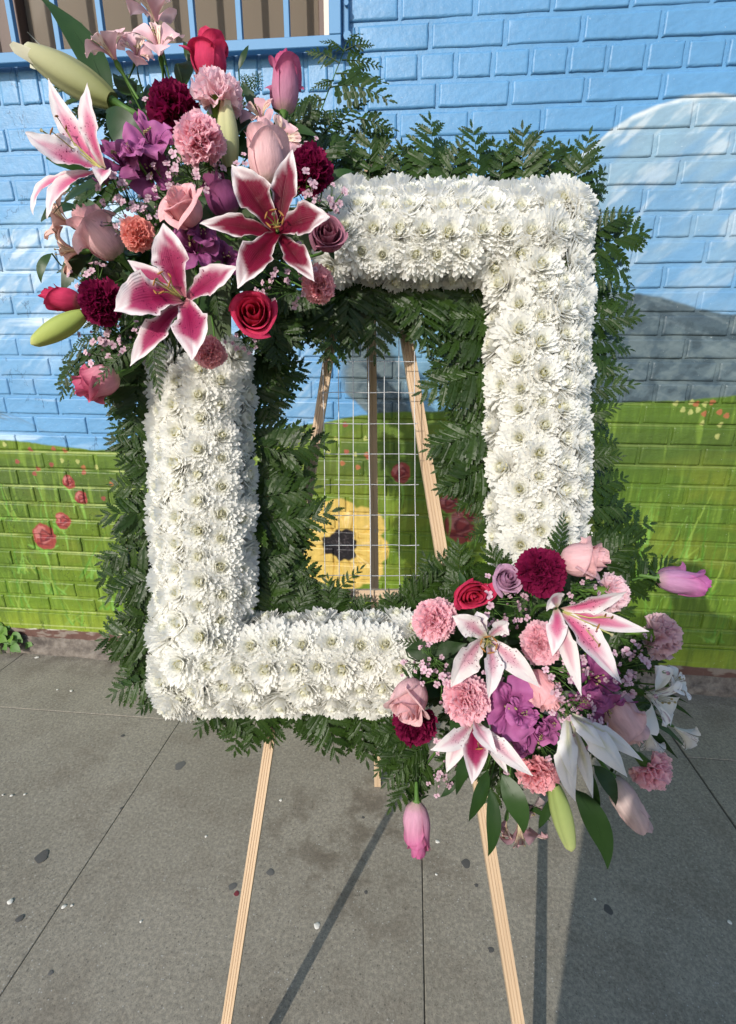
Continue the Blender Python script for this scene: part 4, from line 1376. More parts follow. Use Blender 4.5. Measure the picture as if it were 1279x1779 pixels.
def lily(center, z0, face, petals, label, pal, spots, stamens=True, wave=.03, st_dir=None, st_len=0.035):
    c = at(*center, z0)
    fv = dirv(*face)
    M_ = frame(c, fv)
    inv = M_.inverted()
    root = thing('lily', label, 'lily', M_)
    for k, q in enumerate(petals):
        tip, w, tz = q['t'], q['w'], q.get('tz', z0)
        p1 = at(*tip, tz)
        m_ = q.get('m')
        pm = at(*m_, q.get('mz', z0 - .01)) if m_ else (c + p1) / 2 - F * q.get('lift', .022)
        ww = w * (z0 + tz) / 2 / FX
        c0 = c - fv * (0.004 if k < 3 else 0.008) + (p1 - c).normalized() * 0.002
        vs, fs, cs, uv, sp = lily_petal(c0, pm, p1, ww * 0.93, q.get('f', fv), q.get('pal', pal), q.get('spots', spots), wave, seed=int(center[0] + k), broad=q.get('b', .42), cup=q.get('cup', .35))
        part('petal', mesh('petal', [inv @ v for v in vs], fs, cs, uv, sp), root, M_LILY)
    if stamens:
        sd = dirv(*st_dir) if st_dir else fv
        side = sd.cross(U).normalized()
        up2 = side.cross(sd)
        for k in range(6):
            a = k * math.pi / 3 + .3
            e = c + sd * st_len * random.uniform(.85, 1.05) + (side * math.cos(a) + up2 * math.sin(a)) * st_len * .42
            mid = c + sd * st_len * .6 + (side * math.cos(a) + up2 * math.sin(a)) * st_len * .15
            mb = MB()
            mb.tube([inv @ c, inv @ mid, inv @ e], [0.0008, 0.0007, 0.0005], (0.50, 0.46, 0.16), 5)
            fl = part('filament', mb.build('filament'), root, M_PETAL)
            mb = MB()
            dd = (side * math.sin(a) - up2 * math.cos(a)) * .004
            mb.tube([inv @ (e - dd), inv @ e, inv @ (e + dd)], [0.0006, 0.0012, 0.0006], (0.36, 0.17, 0.05), 6)
            part('anther', mb.build('anther'), fl, M_PETAL)
        mb = MB()
        e = c + sd * st_len * 1.15
        mb.tube([inv @ c, inv @ e], [0.0012, 0.0009], (0.50, 0.52, 0.20), 6)
        mb.tube([inv @ e, inv @ (e + sd * .002), inv @ (e + sd * .003)], [0.0010, 0.0022, 0.0012], (0.42, 0.40, 0.24), 8)
        part('pistil', mb.build('pistil'), root, M_PETAL)
    stem_back(root, .0022)


def pt(x, y, w, **k):
    return dict(t=(x, y), w=w, **k)


lily((482, 400), .520, (0.05, .02, 1), [
    pt(403, 286, 70, tz=.500, lift=.012), pt(573, 377, 66, tz=.500, lift=.014), pt(413, 501, 64, tz=.498, lift=.014),
    pt(508, 260, 50, tz=.512, lift=.008), pt(347, 388, 46, tz=.512, lift=.006), pt(546, 489, 48, tz=.512, lift=.006)],
    'deep crimson lily with narrow white edges facing the viewer, center of the upper left bouquet', DEEP, .25, wave=.035, st_len=.022)
lily((316, 517), .520, (-.05, .05, 1), [
    pt(284, 388, 70, tz=.498, lift=.012), pt(198, 540, 92, tz=.492, m=(250, 505), mz=.485, cup=.5), pt(333, 626, 72, tz=.490, m=(340, 560), mz=.488),
    pt(414, 464, 58, tz=.505, lift=.008), pt(226, 636, 52, tz=.512, lift=.006), pt(222, 452, 42, tz=.525, lift=-.004)],
    'speckled crimson-pink lily with broad white edges, lowest of the upper left bouquet', MID, 1.0, wave=.03, st_len=.028, st_dir=(-.45, .15, 1))
lily((176, 292), .545, (-.75, .1, .65), [
    pt(44, 230, 74, tz=.505, m=(112, 276), mz=.512, cup=.45, f=dirv(-.05, .35, 1)), pt(152, 144, 42, tz=.52, m=(142, 215), mz=.512, f=dirv(-.25, 0, 1), spots=.6), pt(84, 136, 42, tz=.535, m=(112, 232), mz=.540, f=dirv(-.05, .1, 1)),
    pt(82, 380, 46, tz=.515, m=(92, 296), mz=.505, f=dirv(-.15, .35, 1), spots=.2), pt(58, 374, 34, tz=.535, m=(46, 296), mz=.53, f=dirv(-.3, .4, 1), spots=.2), pt(174, 322, 34, tz=.528, m=(176, 280), mz=.515, b=.5, f=dirv(.2, .3, 1), spots=0)],
    'speckled pink and white lily facing left in front of the blue bricks', SOFT, 1.0, wave=.03, st_dir=(-.82, .36, .42), st_len=.052)
lily((848, 1112), .530, (.1, -.2, 1), [
    pt(848, 1214, 40, tz=.495, m=(866, 1150), mz=.495, cup=.5), pt(786, 1070, 46, tz=.515, m=(820, 1085), mz=.508), pt(884, 1082, 40, tz=.512, m=(868, 1092), mz=.505, b=.55),
    pt(784, 1194, 58, tz=.515, m=(812, 1140), mz=.508), pt(938, 1194, 44, tz=.515, m=(885, 1140), mz=.505), pt(829, 1062, 32, tz=.530, m=(836, 1085), mz=.522, b=.6, spots=0)],
    'soft pink and white lily with green heart below the narrow red rose', PALE, .8, wave=.03, st_len=.020, st_dir=(-.2, 0, 1))
lily((978, 1062), .535, (.65, -.35, .7), [
    pt(1080, 1188, 56, tz=.50, m=(1020, 1100), mz=.50, cup=.5, f=dirv(.2, .4, 1)), pt(1090, 1028, 44, tz=.515, m=(1030, 1055), mz=.51, f=dirv(0, -.5, 1)), pt(1128, 1097, 36, tz=.52, m=(1050, 1080), mz=.525, f=dirv(0, .3, 1), spots=.2),
    pt(960, 1140, 38, tz=.510, m=(972, 1085), mz=.505, f=dirv(-.5, .1, 1), spots=.3), pt(1010, 1208, 34, tz=.515, m=(985, 1120), mz=.52, f=dirv(-.2, 0, 1), pal=PALE, spots=0), pt(950, 1062, 40, tz=.515, m=(968, 1022), mz=.505, f=dirv(.2, -.6, 1), spots=0, pal=PALE)],
    'long-petalled speckled pink lily facing right, below the large blush rose', SOFT, 1.0, wave=.022, st_dir=(.75, -.35, .5), st_len=.045)
lily((824, 1258), .545, (.05, -.6, .6), [
    pt(820, 1362, 48, tz=.505, m=(828, 1300), mz=.515, cup=.5, f=dirv(0, .5, 1), pal=MID), pt(748, 1303, 36, tz=.515, m=(800, 1290), mz=.510, f=dirv(0, .3, 1)), pt(926, 1348, 36, tz=.515, m=(865, 1300), mz=.512, f=dirv(.1, .3, 1)),
    pt(864, 1310, 34, tz=.505, m=(832, 1272), mz=.508, f=dirv(.2, .2, 1), spots=0), pt(882, 1344, 26, tz=.525, m=(860, 1300), mz=.53, f=dirv(.2, .2, 1), spots=0), pt(776, 1342, 34, tz=.535, m=(790, 1300), mz=.535, f=dirv(-.2, .2, 1), spots=0)],
    'white and pink lily hanging downward under the pink carnation', PALE, .6, wave=.02, st_dir=(.05, -.8, .6), st_len=.03)
lily((992, 1250), .540, (.4, -.9, .25), [
    pt(1000, 1392, 40, tz=.505, m=(972, 1330), mz=.50, f=dirv(-.2, .2, 1), cup=-.3), pt(1030, 1386, 28, tz=.52, m=(1018, 1320), mz=.525, f=dirv(0, .2, 1), cup=-.3), pt(1090, 1350, 52, tz=.505, m=(1050, 1285), mz=.492, f=dirv(.2, .4, 1), cup=-.35),
    pt(1117, 1322, 32, tz=.52, m=(1060, 1275), mz=.525, f=dirv(.2, .4, 1), cup=-.3), pt(996, 1352, 36, tz=.50, m=(985, 1300), mz=.492, f=dirv(-.1, .2, 1), cup=-.4), pt(1052, 1300, 34, tz=.50, m=(1015, 1262), mz=.492, f=dirv(.2, .4, 1), cup=-.35)],
    'pure white lily drooping with its back to the viewer, right of the purple blooms', WHITE, 0.0, stamens=False, wave=.012)

# ------------------------------------------------------------------ roses
def rose(px, py, z, rpx, hpx, axis, label, c_out, c_rim, c_in, openness=.5, n=13, spin=None, flare=.35, oval=1.0, sepals=True):
    ax = dirv(*axis)
    Rr, H = rpx * .86 * z / FX, hpx * .98 * z / FX
    pos = at(px, py, z) - ax * H * 0.5
    spin = random.uniform(0, 6.28) if spin is None else spin
    M_ = frame(pos, ax, spin)
    root = thing('rose', label, 'rose', M_)
    c_out, c_rim, c_in = map(np.array, (c_out, c_rim, c_in))
    g = random.Random(int(px * 3 + py))
    nu, nv = 17, 14
    for k in range(n):
        q = k / (n - 1)
        th = k * 2.399 + g.uniform(-.2, .2)
        rmax = Rr * (0.10 + 0.86 * q ** (0.85 - .25 * openness))
        h = H * (0.98 - .08 * openness - (.10 + .16 * openness) * q ** 1.5 - (.10 if k % 3 == 1 and q > .4 else 0)) * g.uniform(.96, 1.03)
        dl = (2.9 * (1 - q) + 2.15 * q)
        curl = (flare + .12) * Rr * max(0, q - .15) ** 1.1 * g.uniform(.6, 1.3)
        sk = g.uniform(-.2, .2)
        P_ = np.zeros((nu, nv, 3))
        C_ = np.zeros((nu, nv, 3))
        for i in range(nu):
            u = 2 * i / (nu - 1) - 1
            vm = 1 - (.20 + .10 * q) * abs(u) ** 3.2 + .035 * math.sin(2.3 * u + k * 1.7) + .03 * max(0, 1 - abs(u - .1) * 5)
            for j in range(nv):
                t = j / (nv - 1)
                v = t * vm
                bulb = (.46 + .54 * math.sin(math.pi * min(.5, v * .95)) ** .9) * (1.0 - (.20 * (1 - openness) + .04) * max(0, v - .45) / .55)
                base = min(1, .42 + v * 4.5)
                rr = rmax * bulb * base * (1 + .10 * u + .035 * math.sin(2.5 * u + 2 * k)) + 0.0006
                zz = h * v
                if t > .72:
                    e = (t - .72) / .28
                    rr += curl * e * e * (1 + sk * u + .25 * math.sin(3.1 * u + k))
                    zz -= curl * .55 * e ** 3
                rr += Rr * .018 * math.sin(5 * u + k) * t * t
                a = th + u * dl * .62 * (1 if q > .4 else 1.05)
                P_[i, j] = (rr * math.cos(a) * oval, rr * math.sin(a), zz)
                c = c_in * (1 - q) + c_out * q
                e = max(0, (t - (.25 + .35 * openness)) / (.75 - .35 * openness)) ** 1.6
                c = c * (1 - .75 * e) + c_rim * .75 * e
                c = c * (1 + .05 * math.sin(u * 31 + 3 * math.sin(v * 5 + k)) * (.4 + v) + .05 * math.sin(u * 11 + k * 2)) * (1 - .22 * (t > .96) * (math.sin(u * 9 + k * 3) > .2))
                lo = max(0, 1 - v / .22) * q
                c = c * (1 - .55 * lo) + np.array((0.52, 0.52, 0.28)) * .55 * lo
                C_[i, j] = c
        mb = MB()
        mb.grid(P_, C_)
        part('petal', mb.build('petal'), root, M_ROSE)
    mb = MB()
    mb.tube([(0, 0, H * .10), (0, 0, H * .02), (0, 0, -H * .06), (0, 0.001, -H * .32), (0.001, 0.002, -H * .30)], [Rr * .40, Rr * .34, Rr * .18, Rr * .11, Rr * .10], n=8)
    part('stem', mb.build('stem'), root, M_STEM)
    if sepals:
        for k in range(5):
            a = k * 1.2566 + g.uniform(-.2, .2)
            d = Vector((math.cos(a), math.sin(a), 0))
            up = g.uniform(-.22, .02)
            mb = leaf_mesh('sepal', d * Rr * .3 + Vector((0, 0, H * .0)), d * Rr * 1.0 + Vector((0, 0, H * up)), Rr * .34, Vector((0, 0, -H * .02)), (0, 0, 1), .3, 7)
            part('sepal', mb.build('sepal'), root, M_LEAF)
    stem_back(root, .0018)
    return root


HOT = ((0.60, 0.045, 0.13), (0.62, 0.04, 0.12), (0.50, 0.02, 0.08))
RED = ((0.58, 0.025, 0.085), (0.66, 0.05, 0.14), (0.50, 0.012, 0.025))
BLUSH = ((0.80, 0.52, 0.53), (0.84, 0.58, 0.60), (0.84, 0.38, 0.42))
PINK = ((0.84, 0.44, 0.46), (0.86, 0.52, 0.54), (0.84, 0.36, 0.40))
LAV = ((0.55, 0.27, 0.38), (0.52, 0.05, 0.18), (0.50, 0.10, 0.24))
LAV2 = ((0.56, 0.30, 0.48), (0.52, 0.10, 0.36), (0.50, 0.20, 0.40))
MAUVE = ((0.24, 0.055, 0.16), (0.34, 0.10, 0.22), (0.14, 0.015, 0.07))
MAUVE2 = ((0.38, 0.12, 0.20), (0.50, 0.24, 0.30), (0.20, 0.02, 0.06))
LILAC = ((0.50, 0.30, 0.42), (0.56, 0.34, 0.48), (0.44, 0.18, 0.34))

rose(365, 98, .585, 35, 78, (.05, 1, .22), 'hot pink rosebud upright under the window, topmost rose', *HOT, openness=.35, flare=.45)
rose(494, 146, .600, 30, 96, (.06, 1, .20), 'tall lavender rosebud with magenta rim under the window corner', *LAV, openness=.1, flare=.34, n=11)
rose(460, 268, .555, 37, 104, (-.05, 1, .35), 'blush rosebud behind the upper petals of the crimson lily', *BLUSH, openness=.15, flare=.25)
rose(318, 360, .530, 38, 66, (-.28, .42, .9), 'half open pink rose with visible spiral, left of the mauve bud', *PINK, openness=.35, flare=.55)
rose(381, 340, .565, 33, 74, (-.35, .75, .55), 'dusky mauve rosebud between the pink rose and the crimson lily', *MAUVE, openness=.05, flare=.12, n=11)
rose(569, 407, .560, 34, 52, (.15, .02, 1), 'mauve rose with dark spiral touching the white top bar', *MAUVE2, openness=.55, flare=.30)
rose(441, 545, .545, 41, 64, (.12, -.08, 1), 'coral red rose with visible spiral at the bottom of the upper bouquet', *RED, openness=.6, flare=.30)
rose(170, 405, .575, 39, 96, (-.55, .62, .5), 'large blush rose left of the small salmon carnation', *BLUSH, openness=.3, flare=.5)
rose(108, 520, .590, 25, 66, (-1, .12, .3), 'hot pink rosebud pointing left above the closed lily bud', *HOT, openness=.1, flare=.2, n=11)
rose(168, 664, .615, 33, 80, (-.9, -.5, .35), 'pink-lavender rosebud pointing down left, lowest of the upper bouquet', (0.66, 0.30, 0.36), (0.58, 0.05, 0.15), (0.55, 0.2, 0.3), openness=.15, flare=.3)
rose(1016, 972, .560, 37, 86, (.78, .12, .65), 'large blush rose facing right below the right white bar', *BLUSH, openness=.35, flare=.35)
rose(881, 1007, .570, 27, 44, (.08, .45, .9), 'small lilac rose right of the bright red rose', *LILAC, openness=.4, flare=.3)
rose(820, 1032, .570, 38, 58, (.12, -.1, 1), 'narrow bright red rose above the soft pink lily', *RED, openness=.55, flare=.25, oval=.66, spin=1.5708 + .25)
rose(712, 1218, .565, 38, 86, (-.32, -.52, .78), 'blush rose facing down left beside the bottom white bar', *BLUSH, openness=.3, flare=.35)
rose(945, 1200, .540, 29, 82, (.38, -.62, .7), 'pink rose with tight spiral between the two purple clusters', *PINK, openness=.35, flare=.35)
rose(1084, 1246, .565, 37, 98, (.5, -.82, .3), 'pale lilac-blush rose under the right purple cluster', (0.64, 0.44, 0.46), (0.70, 0.50, 0.50), (0.6, .36, .38), openness=.2, flare=.3)
rose(1092, 1396, .600, 29, 104, (.52, -.85, .2), 'washed-out white-pink rosebud hanging lowest at the right', (0.64, 0.53, 0.50), (0.62, 0.44, 0.43), (0.6, .42, .40), openness=.0, flare=.08, n=10)
rose(1187, 1010, .625, 27, 90, (1, -.12, .2), 'lavender rosebud pointing right against the green wall', *LAV2, openness=.1, flare=.3, n=11)
rose(726, 1440, .620, 28, 92, (.02, -1, .22), 'lavender-pink rosebud hanging down in front of the sidewalk', (0.66, 0.36, 0.48), (0.52, 0.08, 0.25), (0.5, 0.2, 0.36), openness=.08, flare=.22, n=11)

# ------------------------------------------------------------------ carnations
def carn_petal(seed, c_in, c_out):
    """ruffled, fringed fan petal, length 1 along y"""
    g = random.Random(seed)
    nu, nv = 23, 9
    P_ = np.zeros((nu, nv, 3))
    C_ = np.zeros((nu, nv, 3))
    ph, ph2 = g.uniform(0, 6), g.uniform(0, 6)
    c_in, c_out = np.array(c_in), np.array(c_out)
    for i in range(nu):
        u = 2 * i / (nu - 1) - 1
        tooth = (0.065 if i % 2 else 0) + g.uniform(-.03, .03)
        for j in range(nv):
            t = j / (nv - 1)
            L = (1.0 - .20 * u * u - tooth) if j == nv - 1 else 1.0 - .20 * u * u
            a = u * (0.30 + .50 * t)
            y = t * L
            z = t * t * (.15 * math.sin(6.2 * u + ph) + .08 * math.sin(13 * u + ph2)) + .16 * t ** 2
            P_[i, j] = (math.sin(a) * y * 1.06, math.cos(a) * y, z)
            C_[i, j] = c_in * (1 - t) + c_out * t
    mb = MB()
    mb.grid(P_, C_)
    return mb.build('petal')


CARN = {}
def carnation(px, py, z, rpx, axis, label, kind, spin=0, squash=1.0):
    cols = dict(pink=((0.94, 0.33, 0.43), (0.96, 0.63, 0.70)), light=((0.94, 0.52, 0.59), (0.96, 0.74, 0.79)), salmon=((0.90, 0.22, 0.18), (0.90, 0.42, 0.36)), burgundy=((0.17, 0.003, 0.035), (0.24, 0.008, 0.065)),
                dusty=((0.88, 0.26, 0.31), (0.92, 0.50, 0.54)), mauve=((0.72, 0.40, 0.46), (0.80, 0.58, 0.63)))[kind]
    if kind not in CARN:
        CARN[kind] = [carn_petal(k * 7 + len(CARN), *cols) for k in range(5)]
    ax = dirv(*axis)
    Rr = rpx * z / FX
    M_ = frame(at(px, py, z) - ax * Rr * .42, ax, random.uniform(0, 6))
    root = thing('carnation', label, 'carnation', M_)
    g = random.Random(int(px + py))
    for el, num, ln, zo in ((-12, 9, 1.0, .0), (8, 9, 1.0, .03), (26, 9, .98, .05), (44, 8, .92, .06), (60, 8, .86, .08), (75, 6, .84, .08), (86, 4, .82, .06)):
        for k in range(num):
            az = 2 * math.pi * (k + g.uniform(-.25, .25)) / num + el
            m = Matrix.Translation((0, 0, zo * Rr)) @ Matrix.Rotation(az, 4, 'Z') @ Matrix.Rotation(math.radians(el + g.uniform(-9, 9)), 4, 'X') @ Matrix.Rotation(g.uniform(-.5, .5), 4, 'Y') @ Matrix.Scale(Rr * ln * g.uniform(.86, 1.06), 4)
            part('petal', g.choice(CARN[kind]), root, M_CARN, m)
    mb = MB()
    mb.tube([(0, 0, Rr * .10), (0, 0, -Rr * .12), (0, 0, -Rr * .62), (0, 0, -Rr * .75), (0.002, 0, -Rr * 1.6)], [Rr * .34, Rr * .28, Rr * .20, Rr * .09, Rr * .07], n=9)
    part('calyx', mb.build('calyx'), root, M_BRIGHT if kind in ('mauve', 'light') else M_STEM)
    stem_back(root, .0014)


carnation(376, 150, .575, 46, (.05, .9, .45), 'pale pink carnation seen from the side under the topmost hot pink rose', 'light')
carnation(343, 231, .530, 46, (0, .12, 1), 'round pink carnation facing the viewer above the pink rose', 'pink')
carnation(301, 172, .565, 47, (.15, .55, .8), 'burgundy carnation at the top, left of the pale pink carnation', 'burgundy')
carnation(541, 287, .575, 43, (.25, .05, 1), 'burgundy carnation beside the start of the white top bar', 'burgundy')
carnation(236, 403, .530, 30, (.05, 0, 1), 'small salmon carnation between two roses at the left', 'salmon')
carnation(168, 523, .565, 42, (-.1, -.2, 1), 'burgundy carnation at the left, beside the closed green bud', 'burgundy')
carnation(554, 492, .575, 33, (.15, -.15, 1), 'dusty pink carnation at the lower edge of the white top bar', 'dusty')
carnation(361, 612, .575, 30, (.1, -.2, 1), 'dusty pink carnation resting on top of the left white bar', 'dusty')
carnation(945, 994, .555, 46, (-.05, .1, 1), 'burgundy carnation left of the large blush rose', 'burgundy')
carnation(757, 1079, .570, 41, (-.05, .05, 1), 'pink carnation on the corner of the bottom white bar', 'pink')
carnation(1072, 1030, .590, 36, (.95, -.05, .3), 'pale pink carnation in profile below the large blush rose', 'light')
carnation(940, 1120, .545, 39, (-.25, .05, 1), 'pink carnation left of the long-petalled lily', 'pink')
carnation(812, 1220, .535, 45, (0, 0, 1), 'big pink carnation hiding the lily that hangs below it', 'pink')
carnation(1158, 1108, .620, 42, (.97, -.12, .25), 'mauve-pink carnation in profile against the green wall', 'mauve')
carnation(725, 1268, .590, 40, (.2, -.5, .8), 'burgundy carnation tucked under the down-facing blush rose', 'burgundy')
carnation(937, 1353, .560, 37, (.05, -.35, .9), 'pink carnation above the hanging green lily bud', 'dusty')
carnation(1141, 1348, .610, 38, (.5, -.6, .62), 'pink carnation at the far right over the sidewalk', 'pink')

# ------------------------------------------------------------------ striped lilies of the Incas (alstroemeria)
def alstro(px, py, z, rpx, axis, label, c_out, c_tip, c_in, stripe, group=None, depth=.8):
    crumple = .10 if c_out[1] < .05 else .045
    ax = dirv(*axis)
    Rr = rpx * z / FX
    M_ = frame(at(px, py, z) - ax * Rr * depth * .4, ax, random.uniform(0, 6))
    root = thing('alstroemeria', label, 'alstroemeria', M_, group)
    g = random.Random(int(px * 5 + py))
    for k in range(6):
        outer = k % 2 == 0
        a = k * math.pi / 3 + g.uniform(-.15, .15)
        d = Vector((math.cos(a), math.sin(a), 0))
        s = Vector((-math.sin(a), math.cos(a), 0))
        n, m_ = 14, 11
        w = Rr * (.46 if outer else .25) * g.uniform(.9, 1.1)
        ln = Rr * (1.0 if outer else .92) * g.uniform(.9, 1.1)
        out_ = g.uniform(.75, 1.1)
        P_, C_ = np.zeros((n, m_, 3)), np.zeros((n, m_, 3))
        for i in range(n):
            t = i / (n - 1)
            rad = ln * (.06 + .94 * t ** 1.45) * out_
            zz = Rr * depth * (1.55 * t - .75 * t * t) - (.22 * Rr * t ** 4 if outer else 0)
            prof = (.10 + .90 * math.sin(math.pi * min(1, t * .62) ** 1.5)) * (1 if t < .86 else max(.05, (1 - t) / .14) ** .5)
            for j in range(m_):
                u = 2 * j / (m_ - 1) - 1
                P_[i, j] = d * rad + s * u * w * prof * (1.25 if outer else 1) + Vector((0, 0, zz + .30 * w * prof * u * u + crumple * Rr * (math.sin(9 * t + 3 * u + k) * t + .6 * math.sin(5 * u - 7 * t + 2 * k) * t)))
                c = np.array(c_out) * (1 - t) + np.array(c_tip) * t if outer else np.array(c_in) * (1 - t ** 2) + np.array(c_tip) * t ** 2
                if not outer and .3 < t < .92 and (j + i // 4) % 3 == 1 and g.random() < .7:
                    c = c * .25 + np.array(stripe) * .75
                C_[i, j] = c
        mb = MB()
        mb.grid(P_, C_)
        part('petal', mb.build('petal'), root, M_PETAL)
    mb = MB()
    for k in range(6):
        a = g.uniform(0, 6.28)
        d = Vector((math.cos(a), math.sin(a), 0)) * Rr * g.uniform(.05, .22)
        e = d + Vector((0, 0, Rr * depth * g.uniform(.75, 1.0)))
        mb.tube([Vector((0, 0, Rr * .1)), d * .5 + Vector((0, 0, Rr * depth * .5)), e], Rr * .014, np.array(c_out) * .9, 4)
        mb.tube([e, e + Vector((0, 0, Rr * .05))], Rr * .034, (0.40, 0.34, 0.16), 5)
    part('stamens', mb.build('stamens'), root, M_PETAL)
    mb = MB()
    mb.tube([(0, 0, Rr * .08), (0, 0, -Rr * .12), (0, 0.002, -Rr * .5), (0.003, 0.003, -Rr * 1.2)], [Rr * .07, Rr * .12, Rr * .05, Rr * .045], n=7)
    part('stem', mb.build('stem'), root, M_STEM)
    stem_back(root, .0012)


A_PINK = ((0.72, 0.34, 0.38), (0.82, 0.55, 0.58), (0.84, 0.74, 0.50), (0.34, 0.06, 0.07))
A_PEACH = ((0.62, 0.33, 0.28), (0.70, 0.45, 0.40), (0.74, 0.62, 0.38), (0.32, 0.07, 0.05))
A_PURP = ((0.14, 0.018, 0.085), (0.32, 0.090, 0.235), (0.20, 0.035, 0.14), (0.07, 0.008, 0.05))
A_PURP2 = ((0.20, 0.022, 0.13), (0.44, 0.135, 0.335), (0.27, 0.05, 0.19), (0.08, 0.008, 0.06))
A_WHITE = ((0.60, 0.60, 0.50), (0.78, 0.76, 0.75), (0.76, 0.74, 0.66), (0.20, 0.08, 0.14))
A_ROSE = ((0.56, 0.30, 0.34), (0.62, 0.38, 0.42), (0.70, 0.60, 0.36), (0.32, 0.05, 0.08))
alstro(192, 88, .615, 46, (-.35, .75, .55), 'striped pink alstroemeria left of two others in front of the window', *A_PINK)
alstro(268, 24, .635, 44, (-.1, .9, .4), 'pale pink alstroemeria reaching highest, at the top edge of the bouquet', *A_PINK)
alstro(276, 78, .615, 44, (.15, .45, .85), 'pink alstroemeria with pale striped heart just below the highest one', *A_PINK)
alstro(238, 92, .635, 32, (.5, .2, .7), 'small folded pink alstroemeria between two larger pink ones', *A_PINK)
alstro(212, 286, .565, 50, (-.3, .1, 1), 'purple alstroemeria touching the heart of the left-facing lily', *A_PURP)
alstro(262, 250, .555, 52, (.1, .3, 1), 'purple alstroemeria below the broad dark leaf, left of the pink carnation', *A_PURP2)
alstro(262, 300, .570, 44, (.2, -.3, 1), 'purple alstroemeria in the shade above the small salmon carnation', *A_PURP)
alstro(338, 432, .560, 54, (.1, .1, 1), 'deep purple alstroemeria between the two crimson lilies', *A_PURP)
alstro(312, 450, .580, 44, (-.3, -.2, 1), 'dark purple alstroemeria behind the top petal of the lowest lily', *A_PURP)
alstro(392, 452, .575, 34, (.4, .1, .9), 'small purple alstroemeria under the left petal of the crimson lily', *A_PURP)
alstro(452, 202, .605, 34, (-.2, .3, .9), 'pinkish alstroemeria below the tall lavender rosebud', *A_ROSE)
alstro(490, 240, .590, 36, (.5, -.1, .85), 'cream-hearted pink alstroemeria right of the blush rosebud', *A_PINK)
alstro(108, 382, .600, 44, (-.75, .25, .55), 'peach striped alstroemeria left of the large blush rose', *A_PEACH)
alstro(122, 436, .605, 46, (-.85, -.2, .45), 'peach striped alstroemeria below another, left of the large blush rose', *A_PEACH)
alstro(885, 1228, .550, 54, (-.25, .15, 1), 'bright purple alstroemeria right of the big pink carnation', *A_PURP2)
alstro(925, 1268, .560, 50, (.35, -.45, .8), 'bright purple alstroemeria hanging below the pink rose', *A_PURP2)
alstro(880, 1280, .565, 44, (-.3, -.6, .8), 'purple alstroemeria hanging beside the white and pink lily', *A_PURP2)
alstro(1030, 1178, .560, 50, (.1, .3, 1), 'purple alstroemeria behind the down-pointing petals of the long lily', *A_PURP)
alstro(1050, 1222, .560, 46, (.2, -.5, .8), 'purple alstroemeria resting on the pale lilac-blush rose', *A_PURP)
alstro(905, 1240, .538, 34, (.1, .5, .9), 'small crumpled purple alstroemeria in front of the two bright purple ones', *A_PURP2)
alstro(952, 1250, .555, 30, (.7, -.2, .7), 'small purple alstroemeria right of the bright purple pair, under the pink rose', *A_PURP2)
alstro(1016, 1210, .55, 30, (-.3, -.6, .8), 'small folded purple alstroemeria above the white drooping lily', *A_PURP)
alstro(232, 268, .545, 32, (-.2, .5, .9), 'small crumpled purple alstroemeria between the two larger ones at the left', *A_PURP2)
alstro(352, 412, .548, 30, (.4, .4, .9), 'small purple alstroemeria right under the half open pink rose', *A_PURP)
alstro(1138, 1212, .585, 56, (.5, -.05, .85), 'white alstroemeria with dark streaks at the right', *A_WHITE)
alstro(1172, 1186, .605, 34, (.6, .5, .6), 'smaller white alstroemeria just above the streaked white one', *A_WHITE)
alstro(1130, 1282, .600, 24, (.25, -.95, .2), 'half open cream alstroemeria bud hanging under the white ones', *A_WHITE, depth=1.8)
alstro(1186, 1272, .610, 24, (.85, -.5, .2), 'cream alstroemeria bud at the far right end of the grassy leaves', *A_WHITE, depth=1.8)
alstro(905, 1442, .600, 46, (.15, -.85, .45), 'faded pink alstroemeria with yellow stamens over the right easel leg', *A_ROSE)
alstro(876, 1436, .610, 34, (-.4, -.75, .4), 'small faded pink alstroemeria half hidden by the hanging leaves', *A_ROSE)
alstro(918, 1402, .615, 32, (.4, -.4, .7), 'withered grey-pink alstroemeria behind the hanging green bud', (0.36, 0.27, 0.28), (0.42, 0.33, 0.34), (0.45, 0.38, 0.28), (0.2, 0.08, 0.1))

